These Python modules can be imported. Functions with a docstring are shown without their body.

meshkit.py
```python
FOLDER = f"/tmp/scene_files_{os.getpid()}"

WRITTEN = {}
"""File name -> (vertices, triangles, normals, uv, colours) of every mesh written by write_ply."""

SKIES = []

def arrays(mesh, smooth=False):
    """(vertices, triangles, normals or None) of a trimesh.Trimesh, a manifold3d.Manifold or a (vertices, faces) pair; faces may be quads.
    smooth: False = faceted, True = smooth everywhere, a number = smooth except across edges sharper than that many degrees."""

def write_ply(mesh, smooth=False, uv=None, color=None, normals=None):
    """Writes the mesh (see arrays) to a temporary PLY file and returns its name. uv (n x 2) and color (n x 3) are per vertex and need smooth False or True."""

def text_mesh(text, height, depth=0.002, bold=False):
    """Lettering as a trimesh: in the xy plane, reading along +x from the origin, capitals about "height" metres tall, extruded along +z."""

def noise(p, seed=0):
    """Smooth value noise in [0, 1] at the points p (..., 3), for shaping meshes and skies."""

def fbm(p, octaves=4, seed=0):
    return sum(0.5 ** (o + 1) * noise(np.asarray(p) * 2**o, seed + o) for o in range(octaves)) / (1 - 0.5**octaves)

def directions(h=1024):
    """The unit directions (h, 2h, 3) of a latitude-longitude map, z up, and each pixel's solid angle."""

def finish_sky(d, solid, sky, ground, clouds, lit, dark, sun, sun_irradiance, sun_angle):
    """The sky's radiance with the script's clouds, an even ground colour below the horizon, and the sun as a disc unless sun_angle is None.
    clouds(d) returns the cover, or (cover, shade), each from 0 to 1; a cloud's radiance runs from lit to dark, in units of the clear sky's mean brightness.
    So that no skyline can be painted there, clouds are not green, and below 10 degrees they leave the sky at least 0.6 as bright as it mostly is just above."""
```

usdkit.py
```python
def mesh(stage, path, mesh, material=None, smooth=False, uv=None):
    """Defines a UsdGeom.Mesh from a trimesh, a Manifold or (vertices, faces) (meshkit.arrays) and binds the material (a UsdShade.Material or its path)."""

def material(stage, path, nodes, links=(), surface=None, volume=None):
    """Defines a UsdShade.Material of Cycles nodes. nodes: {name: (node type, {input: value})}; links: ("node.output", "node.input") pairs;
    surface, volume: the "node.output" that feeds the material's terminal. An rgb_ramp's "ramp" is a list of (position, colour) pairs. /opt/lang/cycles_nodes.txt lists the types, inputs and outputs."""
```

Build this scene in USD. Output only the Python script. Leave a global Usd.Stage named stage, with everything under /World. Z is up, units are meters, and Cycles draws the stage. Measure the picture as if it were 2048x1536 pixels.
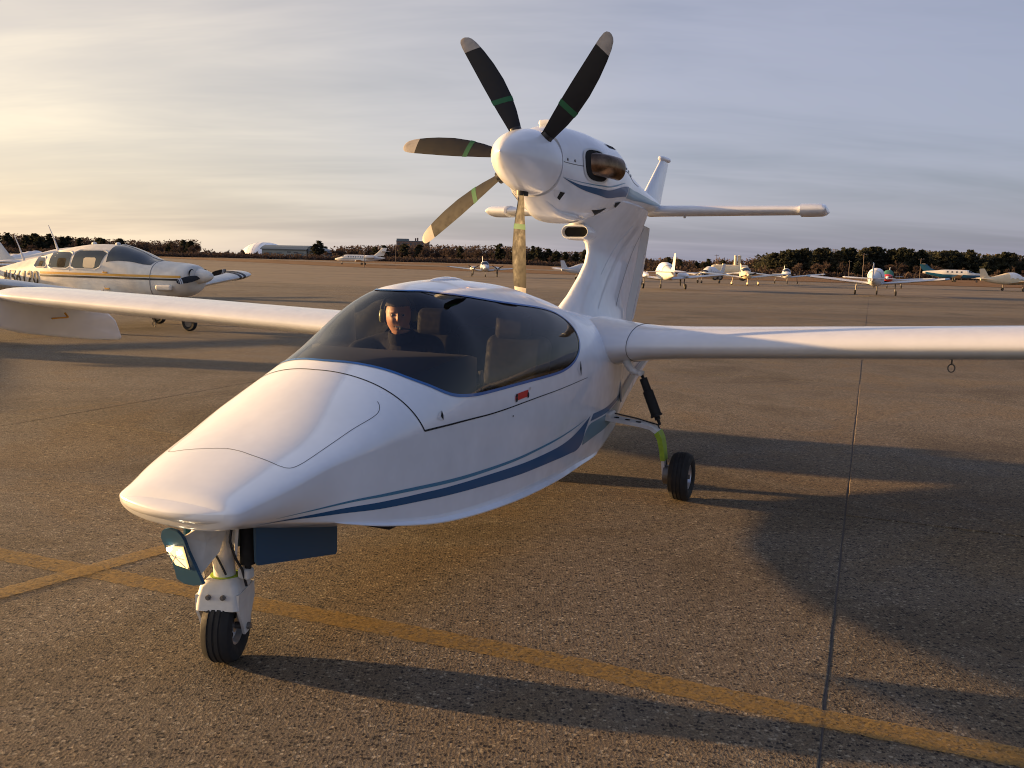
import math, random
import numpy as np, trimesh, usdkit, meshkit
from scipy.interpolate import PchipInterpolator as PI
from scipy.spatial import cKDTree
from shapely.geometry import Polygon
import shapely
from pxr import Usd, UsdGeom, UsdLux, UsdShade, Gf, Sdf, Vt

stage = Usd.Stage.CreateInMemory()
UsdGeom.SetStageUpAxis(stage, 'Z'); UsdGeom.SetStageMetersPerUnit(stage, 1.0)
UsdGeom.Xform.Define(stage, '/World'); UsdGeom.Scope.Define(stage, '/World/Looks')

# ------------------------------------------------------------------ camera, sky, sun, exposure
EYE = 1.786
PITCH, ROLL = math.radians(7.85), math.radians(1.25)
FOCAL = 30.0
cam = UsdGeom.Camera.Define(stage, '/World/camera')
cam.CreateFocalLengthAttr(FOCAL)
cam.CreateHorizontalApertureAttr(FOCAL * 2048 / 1725.0)
cam.CreateClippingRangeAttr((0.05, 20000.0))
cam.CreateExposureAttr(2.45)
_cp, _sp, _cr, _sr = math.cos(PITCH), math.sin(PITCH), math.cos(ROLL), math.sin(ROLL)
_rt = np.array([_cr, _sr * _sp, _sr * _cp]); _up = np.array([-_sr, _cr * _sp, _cr * _cp]); _fw = np.array([0, _cp, -_sp])
cam.AddTransformOp().Set(Gf.Matrix4d(*[float(v) for v in (*_rt, 0, *_up, 0, *(-_fw), 0, 0, 0, EYE, 1)]))

SUN_EL = math.radians(7.6)
SUN_AZ = math.atan2(-0.974, 0.228)               # towards the sun: left of the view, a little ahead
SUN = np.array([math.sin(SUN_AZ) * math.cos(SUN_EL), math.cos(SUN_AZ) * math.cos(SUN_EL), math.sin(SUN_EL)])

sky = UsdLux.DomeLight.Define(stage, '/World/sky')
sky.GetPrim().SetCustomDataByKey('kind', 'structure')
sky_mat = usdkit.material(stage, '/World/Looks/evening_sky', {
    'sky': ('sky_texture', {'sky_type': 'single_scattering', 'sun_disc': False, 'sun_elevation': SUN_EL, 'sun_rotation': SUN_AZ, 'altitude': 100.0, 'air_density': 1.0, 'aerosol_density': 2.0, 'ozone_density': 1.0}),
    'geo': ('geometry', {}),
    'dirn': ('vector_math', {'math_type': 'normalize'}),
    'sep': ('separate_xyz', {}),
    # thin high overcast: streaks stretched along the horizon. A plane overhead gives the layers their perspective.
    'zs': ('math', {'math_type': 'maximum', 'value2': 0.0}),
    'zz': ('math', {'math_type': 'add', 'value2': 0.16}),
    'px': ('math', {'math_type': 'divide'}), 'py': ('math', {'math_type': 'divide'}),
    'pl': ('combine_xyz', {'z': 0.0}),
    'map1': ('mapping', {'rotation': (0, 0, 0.35), 'scale': (0.34, 0.95, 1.0), 'location': (0.6, 0.25, 0)}),
    'n1': ('noise_texture', {'scale': 0.5, 'detail': 5.0, 'roughness': 0.48, 'distortion': 0.4}),
    'map2': ('mapping', {'rotation': (0, 0, 0.2), 'scale': (0.55, 2.0, 1.0), 'location': (3.1, 1.7, 0)}),
    'n2': ('noise_texture', {'scale': 1.1, 'detail': 8.0, 'roughness': 0.6, 'distortion': 0.5}),
    'mixn': ('mix_float', {'fac': 0.25}),
    'shade': ('map_range', {'range_type': 'smoothstep', 'from_min': 0.41, 'from_max': 0.59, 'to_min': 0.0, 'to_max': 1.0, 'clamp': True}),
    'dots': ('vector_math', {'math_type': 'dot_product', 'vector2': tuple(SUN)}),
    'glow': ('map_range', {'range_type': 'linear', 'from_min': -1.0, 'from_max': 1.0, 'to_min': 0.0, 'to_max': 1.0, 'clamp': True}),
    'lit': ('rgb_ramp', {'ramp': [(0.0, (0.28, 0.33, 0.54)), (0.33, (0.49, 0.51, 0.745)), (0.55, (0.66, 0.655, 0.85)), (0.70, (1.04, 0.94, 0.94)), (0.86, (1.85, 1.50, 1.06)), (1.0, (2.55, 1.98, 1.22))]}),
    'dark': ('rgb_ramp', {'ramp': [(0.0, (0.20, 0.24, 0.38)), (0.33, (0.32, 0.35, 0.535)), (0.55, (0.395, 0.42, 0.60)), (0.70, (0.70, 0.65, 0.70)), (0.86, (1.12, 0.93, 0.79)), (1.0, (1.65, 1.30, 0.94))]}),
    'cloud': ('mix', {}),
    'cl_scale': ('mix', {'mix_type': 'multiply', 'fac': 1.0}),
    'zen': ('rgb_ramp', {'ramp': [(0.0, (1.0, 1.0, 1.0)), (0.28, (1.0, 1.0, 1.0)), (0.65, (0.66, 0.76, 0.98)), (1.0, (0.52, 0.66, 0.96))]}),
    'out': ('mix', {'fac': 0.90}),
    'bg': ('background_shader', {'strength': 0.11})},
    [('geo.position', 'dirn.vector1'), ('dirn.vector', 'sky.vector'), ('dirn.vector', 'sep.vector'), ('sep.z', 'zs.value1'), ('zs.value', 'zz.value1'),
     ('sep.x', 'px.value1'), ('zz.value', 'px.value2'), ('sep.y', 'py.value1'), ('zz.value', 'py.value2'), ('px.value', 'pl.x'), ('py.value', 'pl.y'),
     ('pl.vector', 'map1.vector'), ('map1.vector', 'n1.vector'), ('pl.vector', 'map2.vector'), ('map2.vector', 'n2.vector'),
     ('n1.fac', 'mixn.a'), ('n2.fac', 'mixn.b'), ('mixn.result', 'shade.value'),
     ('dirn.vector', 'dots.vector1'), ('dots.value', 'glow.value'),
     ('glow.result', 'lit.fac'), ('glow.result', 'dark.fac'), ('shade.result', 'cloud.fac'), ('dark.color', 'cloud.color1'), ('lit.color', 'cloud.color2'),
     ('cloud.color', 'cl_scale.color1'), ('zs.value', 'zen.fac'), ('zen.color', 'cl_scale.color2'), ('sky.color', 'out.color1'), ('cl_scale.color', 'out.color2'), ('out.color', 'bg.color')], surface='bg.background')
UsdShade.MaterialBindingAPI.Apply(sky.GetPrim()).Bind(sky_mat)

sun = UsdLux.DistantLight.Define(stage, '/World/sun')
sun.CreateIntensityAttr(0.60); sun.CreateAngleAttr(0.9); sun.CreateNormalizeAttr(True); sun.CreateColorAttr(Gf.Vec3f(1.0, 0.60, 0.25))
_z = SUN / np.linalg.norm(SUN); _x = np.cross([0, 0, 1.0], _z); _x /= np.linalg.norm(_x); _y = np.cross(_z, _x)
sun.AddTransformOp().Set(Gf.Matrix4d(*[float(v) for v in (*_x, 0, *_y, 0, *_z, 0, *(SUN * 50), 1)]))

# ------------------------------------------------------------------ naming, custom data, mesh helpers
_used = {}
def path_for(name, parent=None):
    base = (parent.GetPath().pathString if parent is not None else '/World')
    k = _used.get((base, name), 0); _used[(base, name)] = k + 1
    return f'{base}/{name}' if k == 0 else f'{base}/{name}_{k:03d}'
def tag(prim, label=None, category=None, group=None, kind=None):
    for k, v in (('label', label), ('category', category), ('group', group), ('kind', kind)):
        if v: prim.SetCustomDataByKey(k, v)
    return prim
def thing(name, label, category, loc=(0, 0, 0), rot=0.0, group=None, scale=None):
    x = UsdGeom.Xform.Define(stage, path_for(name)); x.AddTranslateOp().Set(Gf.Vec3d(*map(float, loc)))
    if rot: x.AddRotateZOp().Set(float(rot))
    if scale is not None: x.AddScaleOp().Set(Gf.Vec3f(*map(float, np.broadcast_to(scale, 3))))
    return tag(x.GetPrim(), label, category, group)
def copy_thing(src, label, category, loc, rot, group=None, scale=None):
    t = thing(src.GetName().rstrip('0123456789').rstrip('_'), label, category, loc, rot, group, scale)
    t.GetReferences().AddInternalReference(src.GetPath()); t.SetInstanceable(True)
    return t
def part(name, mesh, mat, parent=None, smooth=False, normals=None, label=None):
    p = path_for(name, parent)
    if normals is not None:
        m = usdkit.mesh(stage, p, mesh, mat)
        m.CreateNormalsAttr(Vt.Vec3fArray.FromNumpy(np.asarray(normals, np.float32))); m.SetNormalsInterpolation('vertex')
    else:
        m = usdkit.mesh(stage, p, mesh, mat, smooth=smooth)
    if label: m.GetPrim().SetCustomDataByKey('label', label)
    return m.GetPrim()
def box(size, at=(0, 0, 0), rot=None):
    b = trimesh.creation.box(size)
    if rot is not None: b.apply_transform(trimesh.transformations.euler_matrix(*rot))
    b.apply_translation(at); return b
def rbox(size, r, at=(0, 0, 0), rot=None, seg=3):
    """box with rounded edges: hull of spheres at its corners"""
    s = np.array(size) / 2 - r; pts = []
    ico = trimesh.creation.icosphere(seg - 1, r).vertices
    for c in np.array(np.meshgrid(*[(-1, 1)] * 3)).T.reshape(-1, 3): pts.append(ico + c * s)
    h = trimesh.convex.convex_hull(np.vstack(pts))
    if rot is not None: h.apply_transform(trimesh.transformations.euler_matrix(*rot))
    h.apply_translation(at); return h
def cyl(p, q, r, r2=None, n=16, caps=True):
    p, q = np.asarray(p, float), np.asarray(q, float); d = q - p; L = np.linalg.norm(d); d /= L
    u = np.cross(d, [0, 0, 1.0] if abs(d[2]) < .9 else [1.0, 0, 0]); u /= np.linalg.norm(u); w = np.cross(d, u)
    a = np.linspace(0, 2 * np.pi, n, endpoint=False); ring = np.cos(a)[:, None] * u + np.sin(a)[:, None] * w
    r2 = r if r2 is None else r2
    V = np.vstack([p + ring * r, q + ring * r2, p, q]); i = np.arange(n); j = (i + 1) % n
    F = np.vstack([np.c_[i, i + n, j], np.c_[j, i + n, j + n]] + ([np.c_[i, j, np.full(n, 2 * n)], np.c_[i + n, np.full(n, 2 * n + 1), j + n]] if caps else []))
    m = trimesh.Trimesh(V, F, process=False); trimesh.repair.fix_normals(m); return m
def tube(pts, r, n=10):
    """swept tube through points; r a number or one per point"""
    P = np.asarray(pts, float); R = np.broadcast_to(np.asarray(r, float), (len(P),)); T = np.gradient(P, axis=0); T /= np.linalg.norm(T, axis=1)[:, None]
    u = np.cross(T[0], [0.13, 0.2, 1.0]); u /= np.linalg.norm(u); V = []; a = np.linspace(0, 2 * np.pi, n, endpoint=False)
    for k in range(len(P)):
        u = u - T[k] * (u @ T[k]); u /= np.linalg.norm(u); w = np.cross(T[k], u)
        V.append(P[k] + R[k] * (np.cos(a)[:, None] * u + np.sin(a)[:, None] * w))
    return loft(np.array(V), closed=True, cap=True)
def loft(rings, closed=True, cap=False):
    """rings (k, n, 3) -> trimesh"""
    k, n = rings.shape[:2]; V = rings.reshape(-1, 3); F = []
    i = np.arange(n if closed else n - 1); j = (i + 1) % n
    for a in range(k - 1):
        F += [np.c_[a * n + i, a * n + j, (a + 1) * n + i], np.c_[a * n + j, (a + 1) * n + j, (a + 1) * n + i]]
    if cap:
        V = np.vstack([V, rings[0].mean(0), rings[-1].mean(0)]); c0, c1 = k * n, k * n + 1
        F += [np.c_[j, i, np.full(len(i), c0)], np.c_[(k - 1) * n + i, (k - 1) * n + j, np.full(len(i), c1)]]
    return trimesh.Trimesh(V, np.vstack(F), process=False)
def fixed(m):
    trimesh.repair.fix_normals(m); return m
def cat(*ms): return trimesh.util.concatenate(list(ms))
def lathe(profile, axis_p, axis_d, n=32):
    """profile: (r, t) along axis"""
    d = np.asarray(axis_d, float); d /= np.linalg.norm(d); u = np.cross(d, [0, 0, 1.0] if abs(d[2]) < .9 else [1.0, 0, 0]); u /= np.linalg.norm(u); w = np.cross(d, u)
    a = np.linspace(0, 2 * np.pi, n, endpoint=False); ring = np.cos(a)[:, None] * u + np.sin(a)[:, None] * w
    R = np.array([np.asarray(axis_p) + d * t + ring * max(r, 1e-4) for r, t in profile])
    return fixed(loft(R, True, False))
def superring(x, cy, cz, w, hu, hd, n=2.3, m=40):
    t = np.linspace(0, 2 * np.pi, m, endpoint=False); e = 2 / n
    y = cy + w * np.sign(np.sin(t)) * np.abs(np.sin(t)) ** e
    c = np.sign(np.cos(t)) * np.abs(np.cos(t)) ** e
    return np.stack([np.full(m, x), y, cz + np.where(c > 0, hu, hd) * c], -1)
def naca(tc, n=18, camber=0.02, x0=0.0, x1=1.0):
    """closed loop (x, z) upper TE->LE then lower LE->TE between chord fractions x0..x1"""
    b = np.linspace(0, np.pi, n); x = x0 + (x1 - x0) * (1 - np.cos(b)) / 2
    yt = 5 * tc * (.2969 * np.sqrt(x) - .1260 * x - .3516 * x ** 2 + .2843 * x ** 3 - .1036 * x ** 4)
    yc = camber * 4 * x * (1 - x)
    return np.r_[np.c_[x[::-1], (yc + yt)[::-1]], np.c_[x[1 if x0 == 0 else 0:], (yc - yt)[1 if x0 == 0 else 0:]]]
def wing(secs, up=(0, 0, 1), n=18, x0=0.0, x1=1.0, camber=0.02):
    """secs: (leading edge point, chord, thickness ratio[, twist]); chord runs to -x, thickness along up"""
    up = np.array(up, float); R = []
    for le, c, tc, *tw in secs:
        a = naca(tc, n, camber, x0, x1); X, Zz = a[:, 0] * c, a[:, 1] * c
        if tw: X, Zz = X * math.cos(tw[0]) + Zz * math.sin(tw[0]), Zz * math.cos(tw[0]) - X * math.sin(tw[0])
        R.append(np.array(le, float) - X[:, None] * np.array([1.0, 0, 0]) + Zz[:, None] * up)
    return fixed(loft(np.array(R), True, True))
def quad_strip(A, B):
    n = len(A); V = np.vstack([A, B]); i = np.arange(n - 1)
    return trimesh.Trimesh(V, np.vstack([np.c_[i, i + 1, i + n], np.c_[i + 1, i + n + 1, i + n]]), process=False)

# ------------------------------------------------------------------ materials
def mat(name, color, rough=0.5, metal=0.0, noise=None, coat=0.0, spec=0.5, bump=None, extra=None):
    """plain principled with optional colour variation: noise=(scale, amount) and bump=(scale, strength)"""
    nodes = {'p': ('principled_bsdf', {'base_color': color, 'roughness': rough, 'metallic': metal, 'coat_weight': coat, 'specular_ior_level': spec, **(extra or {})})}; links = []
    if noise or bump: nodes['tc'] = ('geometry', {})
    if noise:
        nodes['n'] = ('noise_texture', {'scale': noise[0], 'detail': 5.0, 'roughness': 0.6})
        lo, hi = (tuple(max(0, c * (1 - noise[1])) for c in color), tuple(min(1, c * (1 + noise[1])) for c in color))
        nodes['r'] = ('rgb_ramp', {'ramp': [(0.3, lo), (0.7, hi)]}); links += [('tc.position', 'n.vector'), ('n.fac', 'r.fac'), ('r.color', 'p.base_color')]
        nodes['rr'] = ('map_range', {'from_min': 0.3, 'from_max': 0.7, 'to_min': rough * 0.8, 'to_max': min(1, rough * 1.25)}); links += [('n.fac', 'rr.value'), ('rr.result', 'p.roughness')]
    if bump:
        nodes['bn'] = ('noise_texture', {'scale': bump[0], 'detail': 4.0}); nodes['b'] = ('bump', {'strength': bump[1], 'distance': 0.01})
        links += [('tc.position', 'bn.vector'), ('bn.fac', 'b.height'), ('b.normal', 'p.normal')]
    return usdkit.material(stage, f'/World/Looks/{name}', nodes, links, surface='p.BSDF')
M = {}
M['white'] = mat('white_gelcoat', (0.69, 0.71, 0.745), 0.25, noise=(3.1, 0.045), coat=0.55)
M['white2'] = mat('white_aircraft_paint', (0.60, 0.60, 0.585), 0.42, noise=(3.0, 0.06))
M['oldwhite'] = mat('weathered_white_paint', (0.66, 0.64, 0.58), 0.45, noise=(4.0, 0.12))
M['cream'] = mat('cream_paint', (0.66, 0.56, 0.38), 0.5, noise=(2.0, 0.08))
M['cover'] = mat('white_canvas_cover', (0.74, 0.75, 0.77), 0.85, noise=(5.0, 0.07), bump=(14, 0.5))
M['navy'] = mat('navy_paint', (0.004, 0.066, 0.155), 0.34, coat=0.25)
M['steel_blue'] = mat('steel_blue_paint', (0.055, 0.19, 0.30), 0.34, coat=0.25)
M['teal'] = mat('teal_paint', (0.10, 0.21, 0.27), 0.32, coat=0.4)
M['door_blue'] = mat('dark_teal_door_paint', (0.004, 0.055, 0.115), 0.4, coat=0.25)
M['trim_blue'] = mat('blue_window_trim', (0.010, 0.085, 0.27), 0.35, coat=0.3)
M['pale'] = mat('pale_grey_stripe', (0.56, 0.57, 0.60), 0.3, coat=0.3)
M['seam'] = mat('dark_seam', (0.015, 0.015, 0.016), 0.8)
M['hole'] = mat('black_recess', (0.006, 0.006, 0.006), 0.9)
M['rubber'] = mat('tyre_rubber', (0.011, 0.0105, 0.0105), 0.8, noise=(18, 0.3))
M['alu'] = mat('brushed_metal', (0.55, 0.55, 0.56), 0.35, metal=0.9, noise=(9, 0.1))
M['bolt'] = mat('dull_steel', (0.18, 0.17, 0.16), 0.5, metal=0.7)
M['gearwhite'] = mat('gear_leg_paint', (0.62, 0.61, 0.58), 0.45, noise=(14, 0.12))
M['black'] = mat('black_paint', (0.012, 0.012, 0.013), 0.45)
M['propblack'] = mat('propeller_black', (0.016, 0.015, 0.015), 0.62, noise=(20, 0.2), spec=0.25)
M['propgrey'] = mat('worn_blade_tip', (0.30, 0.275, 0.25), 0.5, noise=(12, 0.2))
M['green'] = mat('green_tape', (0.012, 0.095, 0.035), 0.7)
M['lime'] = mat('lime_tape', (0.28, 0.42, 0.03), 0.6, noise=(30, 0.2))
M['green_canvas'] = mat('green_canvas', (0.03, 0.14, 0.10), 0.85)
M['red'] = mat('red_paint', (0.50, 0.025, 0.018), 0.4)
M['bronze'] = mat('heat_stained_exhaust', (0.17, 0.105, 0.065), 0.24, metal=1.0, noise=(9, 0.5))
M['amber'] = mat('amber_stripe', (0.62, 0.33, 0.05), 0.45)
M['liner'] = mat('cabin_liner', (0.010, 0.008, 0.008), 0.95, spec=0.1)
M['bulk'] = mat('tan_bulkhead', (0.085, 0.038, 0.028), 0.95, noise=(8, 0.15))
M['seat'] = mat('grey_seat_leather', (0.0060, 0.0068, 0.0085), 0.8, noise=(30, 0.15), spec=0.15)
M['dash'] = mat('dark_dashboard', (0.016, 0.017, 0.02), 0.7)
M['skin'] = mat('skin', (0.50, 0.26, 0.17), 0.5, noise=(40, 0.08), extra={'subsurface_weight': 0.08, 'subsurface_radius': (0.01, 0.004, 0.002)})
M['hair'] = mat('grey_brown_hair', (0.06, 0.045, 0.035), 0.8, bump=(140, 0.6))
M['jacket'] = mat('dark_navy_jacket', (0.008, 0.009, 0.014), 0.9, bump=(40, 0.4), spec=0.2)
M['bulb'] = usdkit.material(stage, '/World/Looks/lit_bulb', {'e': ('emission', {'color': (1.0, 0.86, 0.6), 'strength': 6.0})}, surface='e.emission')
M['lamp_glass'] = usdkit.material(stage, '/World/Looks/lit_lamp', {'e': ('emission', {'color': (1.0, 0.62, 0.22), 'strength': 0.62}), 'g': ('glossy_bsdf', {'color': (0.9, 0.9, 0.9), 'roughness': 0.05}), 'f': ('fresnel', {'IOR': 1.6}), 'm': ('mix_closure', {})},
    [('f.fac', 'm.fac'), ('e.emission', 'm.closure1'), ('g.BSDF', 'm.closure2')], surface='m.closure')
def pane(name, tint, rough=0.02, ior=1.5):
    return usdkit.material(stage, f'/World/Looks/{name}', {'t': ('transparent_bsdf', {'color': tint}), 'g': ('glossy_bsdf', {'color': (0.95, 0.95, 0.95), 'roughness': rough}), 'f': ('fresnel', {'IOR': ior}), 'm': ('mix_closure', {})},
        [('f.fac', 'm.fac'), ('t.BSDF', 'm.closure1'), ('g.BSDF', 'm.closure2')], surface='m.closure')
M['glass'] = pane('canopy_glass', (0.80, 0.81, 0.815), 0.03, 1.47)
M['darkglass'] = mat('far_window_glass', (0.02, 0.025, 0.03), 0.08, spec=0.8)
M['pglass'] = pane('cabin_window_glass', (0.55, 0.58, 0.58), 0.03, 1.55)
# ------------------------------------------------------------------ ground
def concrete(name, far=False):
    """exposed aggregate concrete: stones, grit, stains and broad weathering bands"""
    n = {'g': ('geometry', {}),
        'wn': ('noise_texture', {'scale': 120.0, 'detail': 2.0}), 'wa': ('vector_math', {'math_type': 'multiply_add', 'vector2': (.012, .012, .012)}),
        'v': ('voronoi_texture', {'scale': 62.0, 'randomness': 1.0}),           # dark and pale chips of aggregate
        'v2': ('voronoi_texture', {'scale': 170.0, 'randomness': 1.0}),         # grit
        'sc': ('separate_color', {}), 'sc2': ('separate_color', {}),
        'stone': ('rgb_ramp', {'ramp': [(0.0, (0.019, 0.016, 0.014)), (0.20, (0.034, 0.029, 0.024)), (0.27, (0.107, 0.087, 0.060)), (0.6, (0.142, 0.113, 0.075)), (0.86, (0.168, 0.134, 0.088)), (0.92, (0.258, 0.223, 0.153)), (1.0, (0.344, 0.302, 0.211))]}),
        'grit': ('rgb_ramp', {'ramp': [(0.0, (0.052, 0.044, 0.032)), (0.5, (0.142, 0.115, 0.076)), (1.0, (0.232, 0.193, 0.129))]}),
        'ins': ('map_range', {'from_min': 0.42, 'from_max': 0.60, 'to_min': 0.0, 'to_max': 1.0, 'clamp': True}),
        'mx': ('mix', {}),
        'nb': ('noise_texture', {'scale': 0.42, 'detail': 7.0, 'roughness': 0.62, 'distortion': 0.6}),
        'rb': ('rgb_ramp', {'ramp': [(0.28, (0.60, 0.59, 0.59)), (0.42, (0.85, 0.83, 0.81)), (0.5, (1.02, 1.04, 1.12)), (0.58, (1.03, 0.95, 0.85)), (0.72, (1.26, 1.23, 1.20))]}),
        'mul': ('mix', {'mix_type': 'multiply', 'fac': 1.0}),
        'mp': ('mapping', {'rotation': (0, 0, 0.12), 'scale': (0.012, 0.10, 1.0)}),
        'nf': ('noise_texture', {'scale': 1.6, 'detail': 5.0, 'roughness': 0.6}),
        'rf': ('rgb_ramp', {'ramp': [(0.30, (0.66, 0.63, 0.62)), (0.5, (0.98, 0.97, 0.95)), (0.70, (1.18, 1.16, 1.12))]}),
        'mul2': ('mix', {'mix_type': 'multiply', 'fac': 1.0}),
        'bh': ('mix_float', {'fac': 0.35}),
        'b': ('bump', {'strength': 0.6, 'distance': 0.005}),
        'p': ('principled_bsdf', {'roughness': 0.85, 'specular_ior_level': 0.3})}
    l = [('g.position', 'wn.vector'), ('wn.color', 'wa.vector1'), ('g.position', 'wa.vector3'), ('wa.vector', 'v.vector'), ('g.position', 'v2.vector'), ('v.color', 'sc.color'), ('v2.color', 'sc2.color'), ('sc.r', 'stone.fac'), ('sc2.g', 'grit.fac'),
        ('v.distance', 'ins.value'), ('ins.result', 'mx.fac'), ('stone.color', 'mx.color1'), ('grit.color', 'mx.color2'),
        ('g.position', 'nb.vector'), ('nb.fac', 'rb.fac'), ('mx.color', 'mul.color1'), ('rb.color', 'mul.color2'),
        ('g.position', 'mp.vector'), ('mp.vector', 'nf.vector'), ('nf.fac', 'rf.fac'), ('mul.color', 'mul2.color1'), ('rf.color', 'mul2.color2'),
        ('mul2.color', 'p.base_color'), ('v.distance', 'bh.a'), ('v2.distance', 'bh.b'), ('bh.result', 'b.height'), ('b.normal', 'p.normal')]
    if far:
        n['mul2'][1]['color1'] = (0.20, 0.165, 0.13); l = [x for x in l if x[1] != 'mul2.color1']
        n['mul'] = ('mix', {'mix_type': 'multiply', 'fac': 1.0, 'color1': (0.165, 0.132, 0.090)}); l = [x for x in l if x[1] not in ('mul.color1',)] + [('mul.color', 'mul2.color1')]
        l = [x for x in l if not x[1].startswith(('b.', 'p.normal'))]
        for k in ('b', 'bh', 'v', 'v2', 'sc', 'sc2', 'stone', 'grit', 'ns', 'fm', 'mx', 'ins', 'wn', 'wa'):
            n.pop(k, None)
        l = [x for x in l if x[0].split('.')[0] in n and x[1].split('.')[0] in n]
    return usdkit.material(stage, f'/World/Looks/{name}', n, l, surface='p.BSDF')
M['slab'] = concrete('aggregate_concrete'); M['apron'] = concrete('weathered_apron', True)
M['joint'] = mat('joint_sealant', (0.075, 0.062, 0.052), 0.95, noise=(40, 0.4))
M['grass'] = usdkit.material(stage, '/World/Looks/dry_winter_grass', {'g': ('geometry', {}), 'mp': ('mapping', {'scale': (0.03, 0.16, 1.0)}), 'n': ('noise_texture', {'scale': 1.0, 'detail': 8.0, 'roughness': 0.7}),
    'r': ('rgb_ramp', {'ramp': [(0.25, (0.105, 0.060, 0.030)), (0.5, (0.185, 0.105, 0.050)), (0.75, (0.25, 0.155, 0.080))]}), 'p': ('principled_bsdf', {'roughness': 1.0, 'specular_ior_level': 0.1})},
    [('g.position', 'mp.vector'), ('mp.vector', 'n.vector'), ('n.fac', 'r.fac'), ('r.color', 'p.base_color')], surface='p.BSDF')
M['yellow'] = usdkit.material(stage, '/World/Looks/worn_yellow_paint', {'g': ('geometry', {}), 'v': ('voronoi_texture', {'scale': 90.0}), 'sc': ('separate_color', {}), 'n': ('noise_texture', {'scale': 5.0, 'detail': 9.0, 'roughness': 0.8}),
    'mn': ('mix_float', {'fac': 0.5}), 'th': ('map_range', {'from_min': 0.16, 'from_max': 0.64, 'to_min': 0.03, 'to_max': 0.74, 'clamp': True}),
    'r': ('rgb_ramp', {'ramp': [(0.0, (0.17, 0.098, 0.018)), (1.0, (0.30, 0.18, 0.034))]}), 'p': ('principled_bsdf', {'roughness': 0.75}), 't': ('transparent_bsdf', {'color': (1, 1, 1)}), 'm': ('mix_closure', {})},
    [('g.position', 'v.vector'), ('v.color', 'sc.color'), ('g.position', 'n.vector'), ('n.fac', 'mn.a'), ('sc.r', 'mn.b'), ('mn.result', 'th.value'), ('sc.g', 'r.fac'), ('r.color', 'p.base_color'), ('th.result', 'm.fac'), ('t.BSDF', 'm.closure1'), ('p.BSDF', 'm.closure2')], surface='m.closure')
M['pale_line'] = mat('faded_white_line', (0.42, 0.39, 0.33), 0.8, noise=(6, 0.2))

def sst(t): t = np.clip(t, 0, 1); return t * t * (3 - 2 * t)
def gh(x, y):
    """height of the field: level apron, a gentle rise beyond it on the left and middle"""
    x, y = np.asarray(x, float), np.asarray(y, float)
    return 2.1 * sst((y - 170) / 190) * sst((95 - x) / 110)
def grid_mesh(xs, ys, z=0.0):
    X, Y = np.meshgrid(xs, ys); V = np.stack([X, Y, gh(X, Y) + z], -1).reshape(-1, 3); n = len(xs)
    i, j = np.meshgrid(np.arange(n - 1), np.arange(len(ys) - 1)); a = (j * n + i).ravel()
    return trimesh.Trimesh(V, np.vstack([np.c_[a, a + 1, a + n], np.c_[a + 1, a + n + 1, a + n]]), process=False)
xs = np.unique(np.r_[np.linspace(-4000, -600, 12), np.linspace(-600, 600, 121), np.linspace(600, 4000, 12)])
ys = np.unique(np.r_[np.linspace(-300, 100, 9), np.linspace(100, 600, 51), np.linspace(600, 5000, 12)])
tag(part('apron', grid_mesh(xs, ys, -0.02), M['apron'], smooth=True), kind='structure', label='worn concrete parking apron reaching to the grass')
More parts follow.
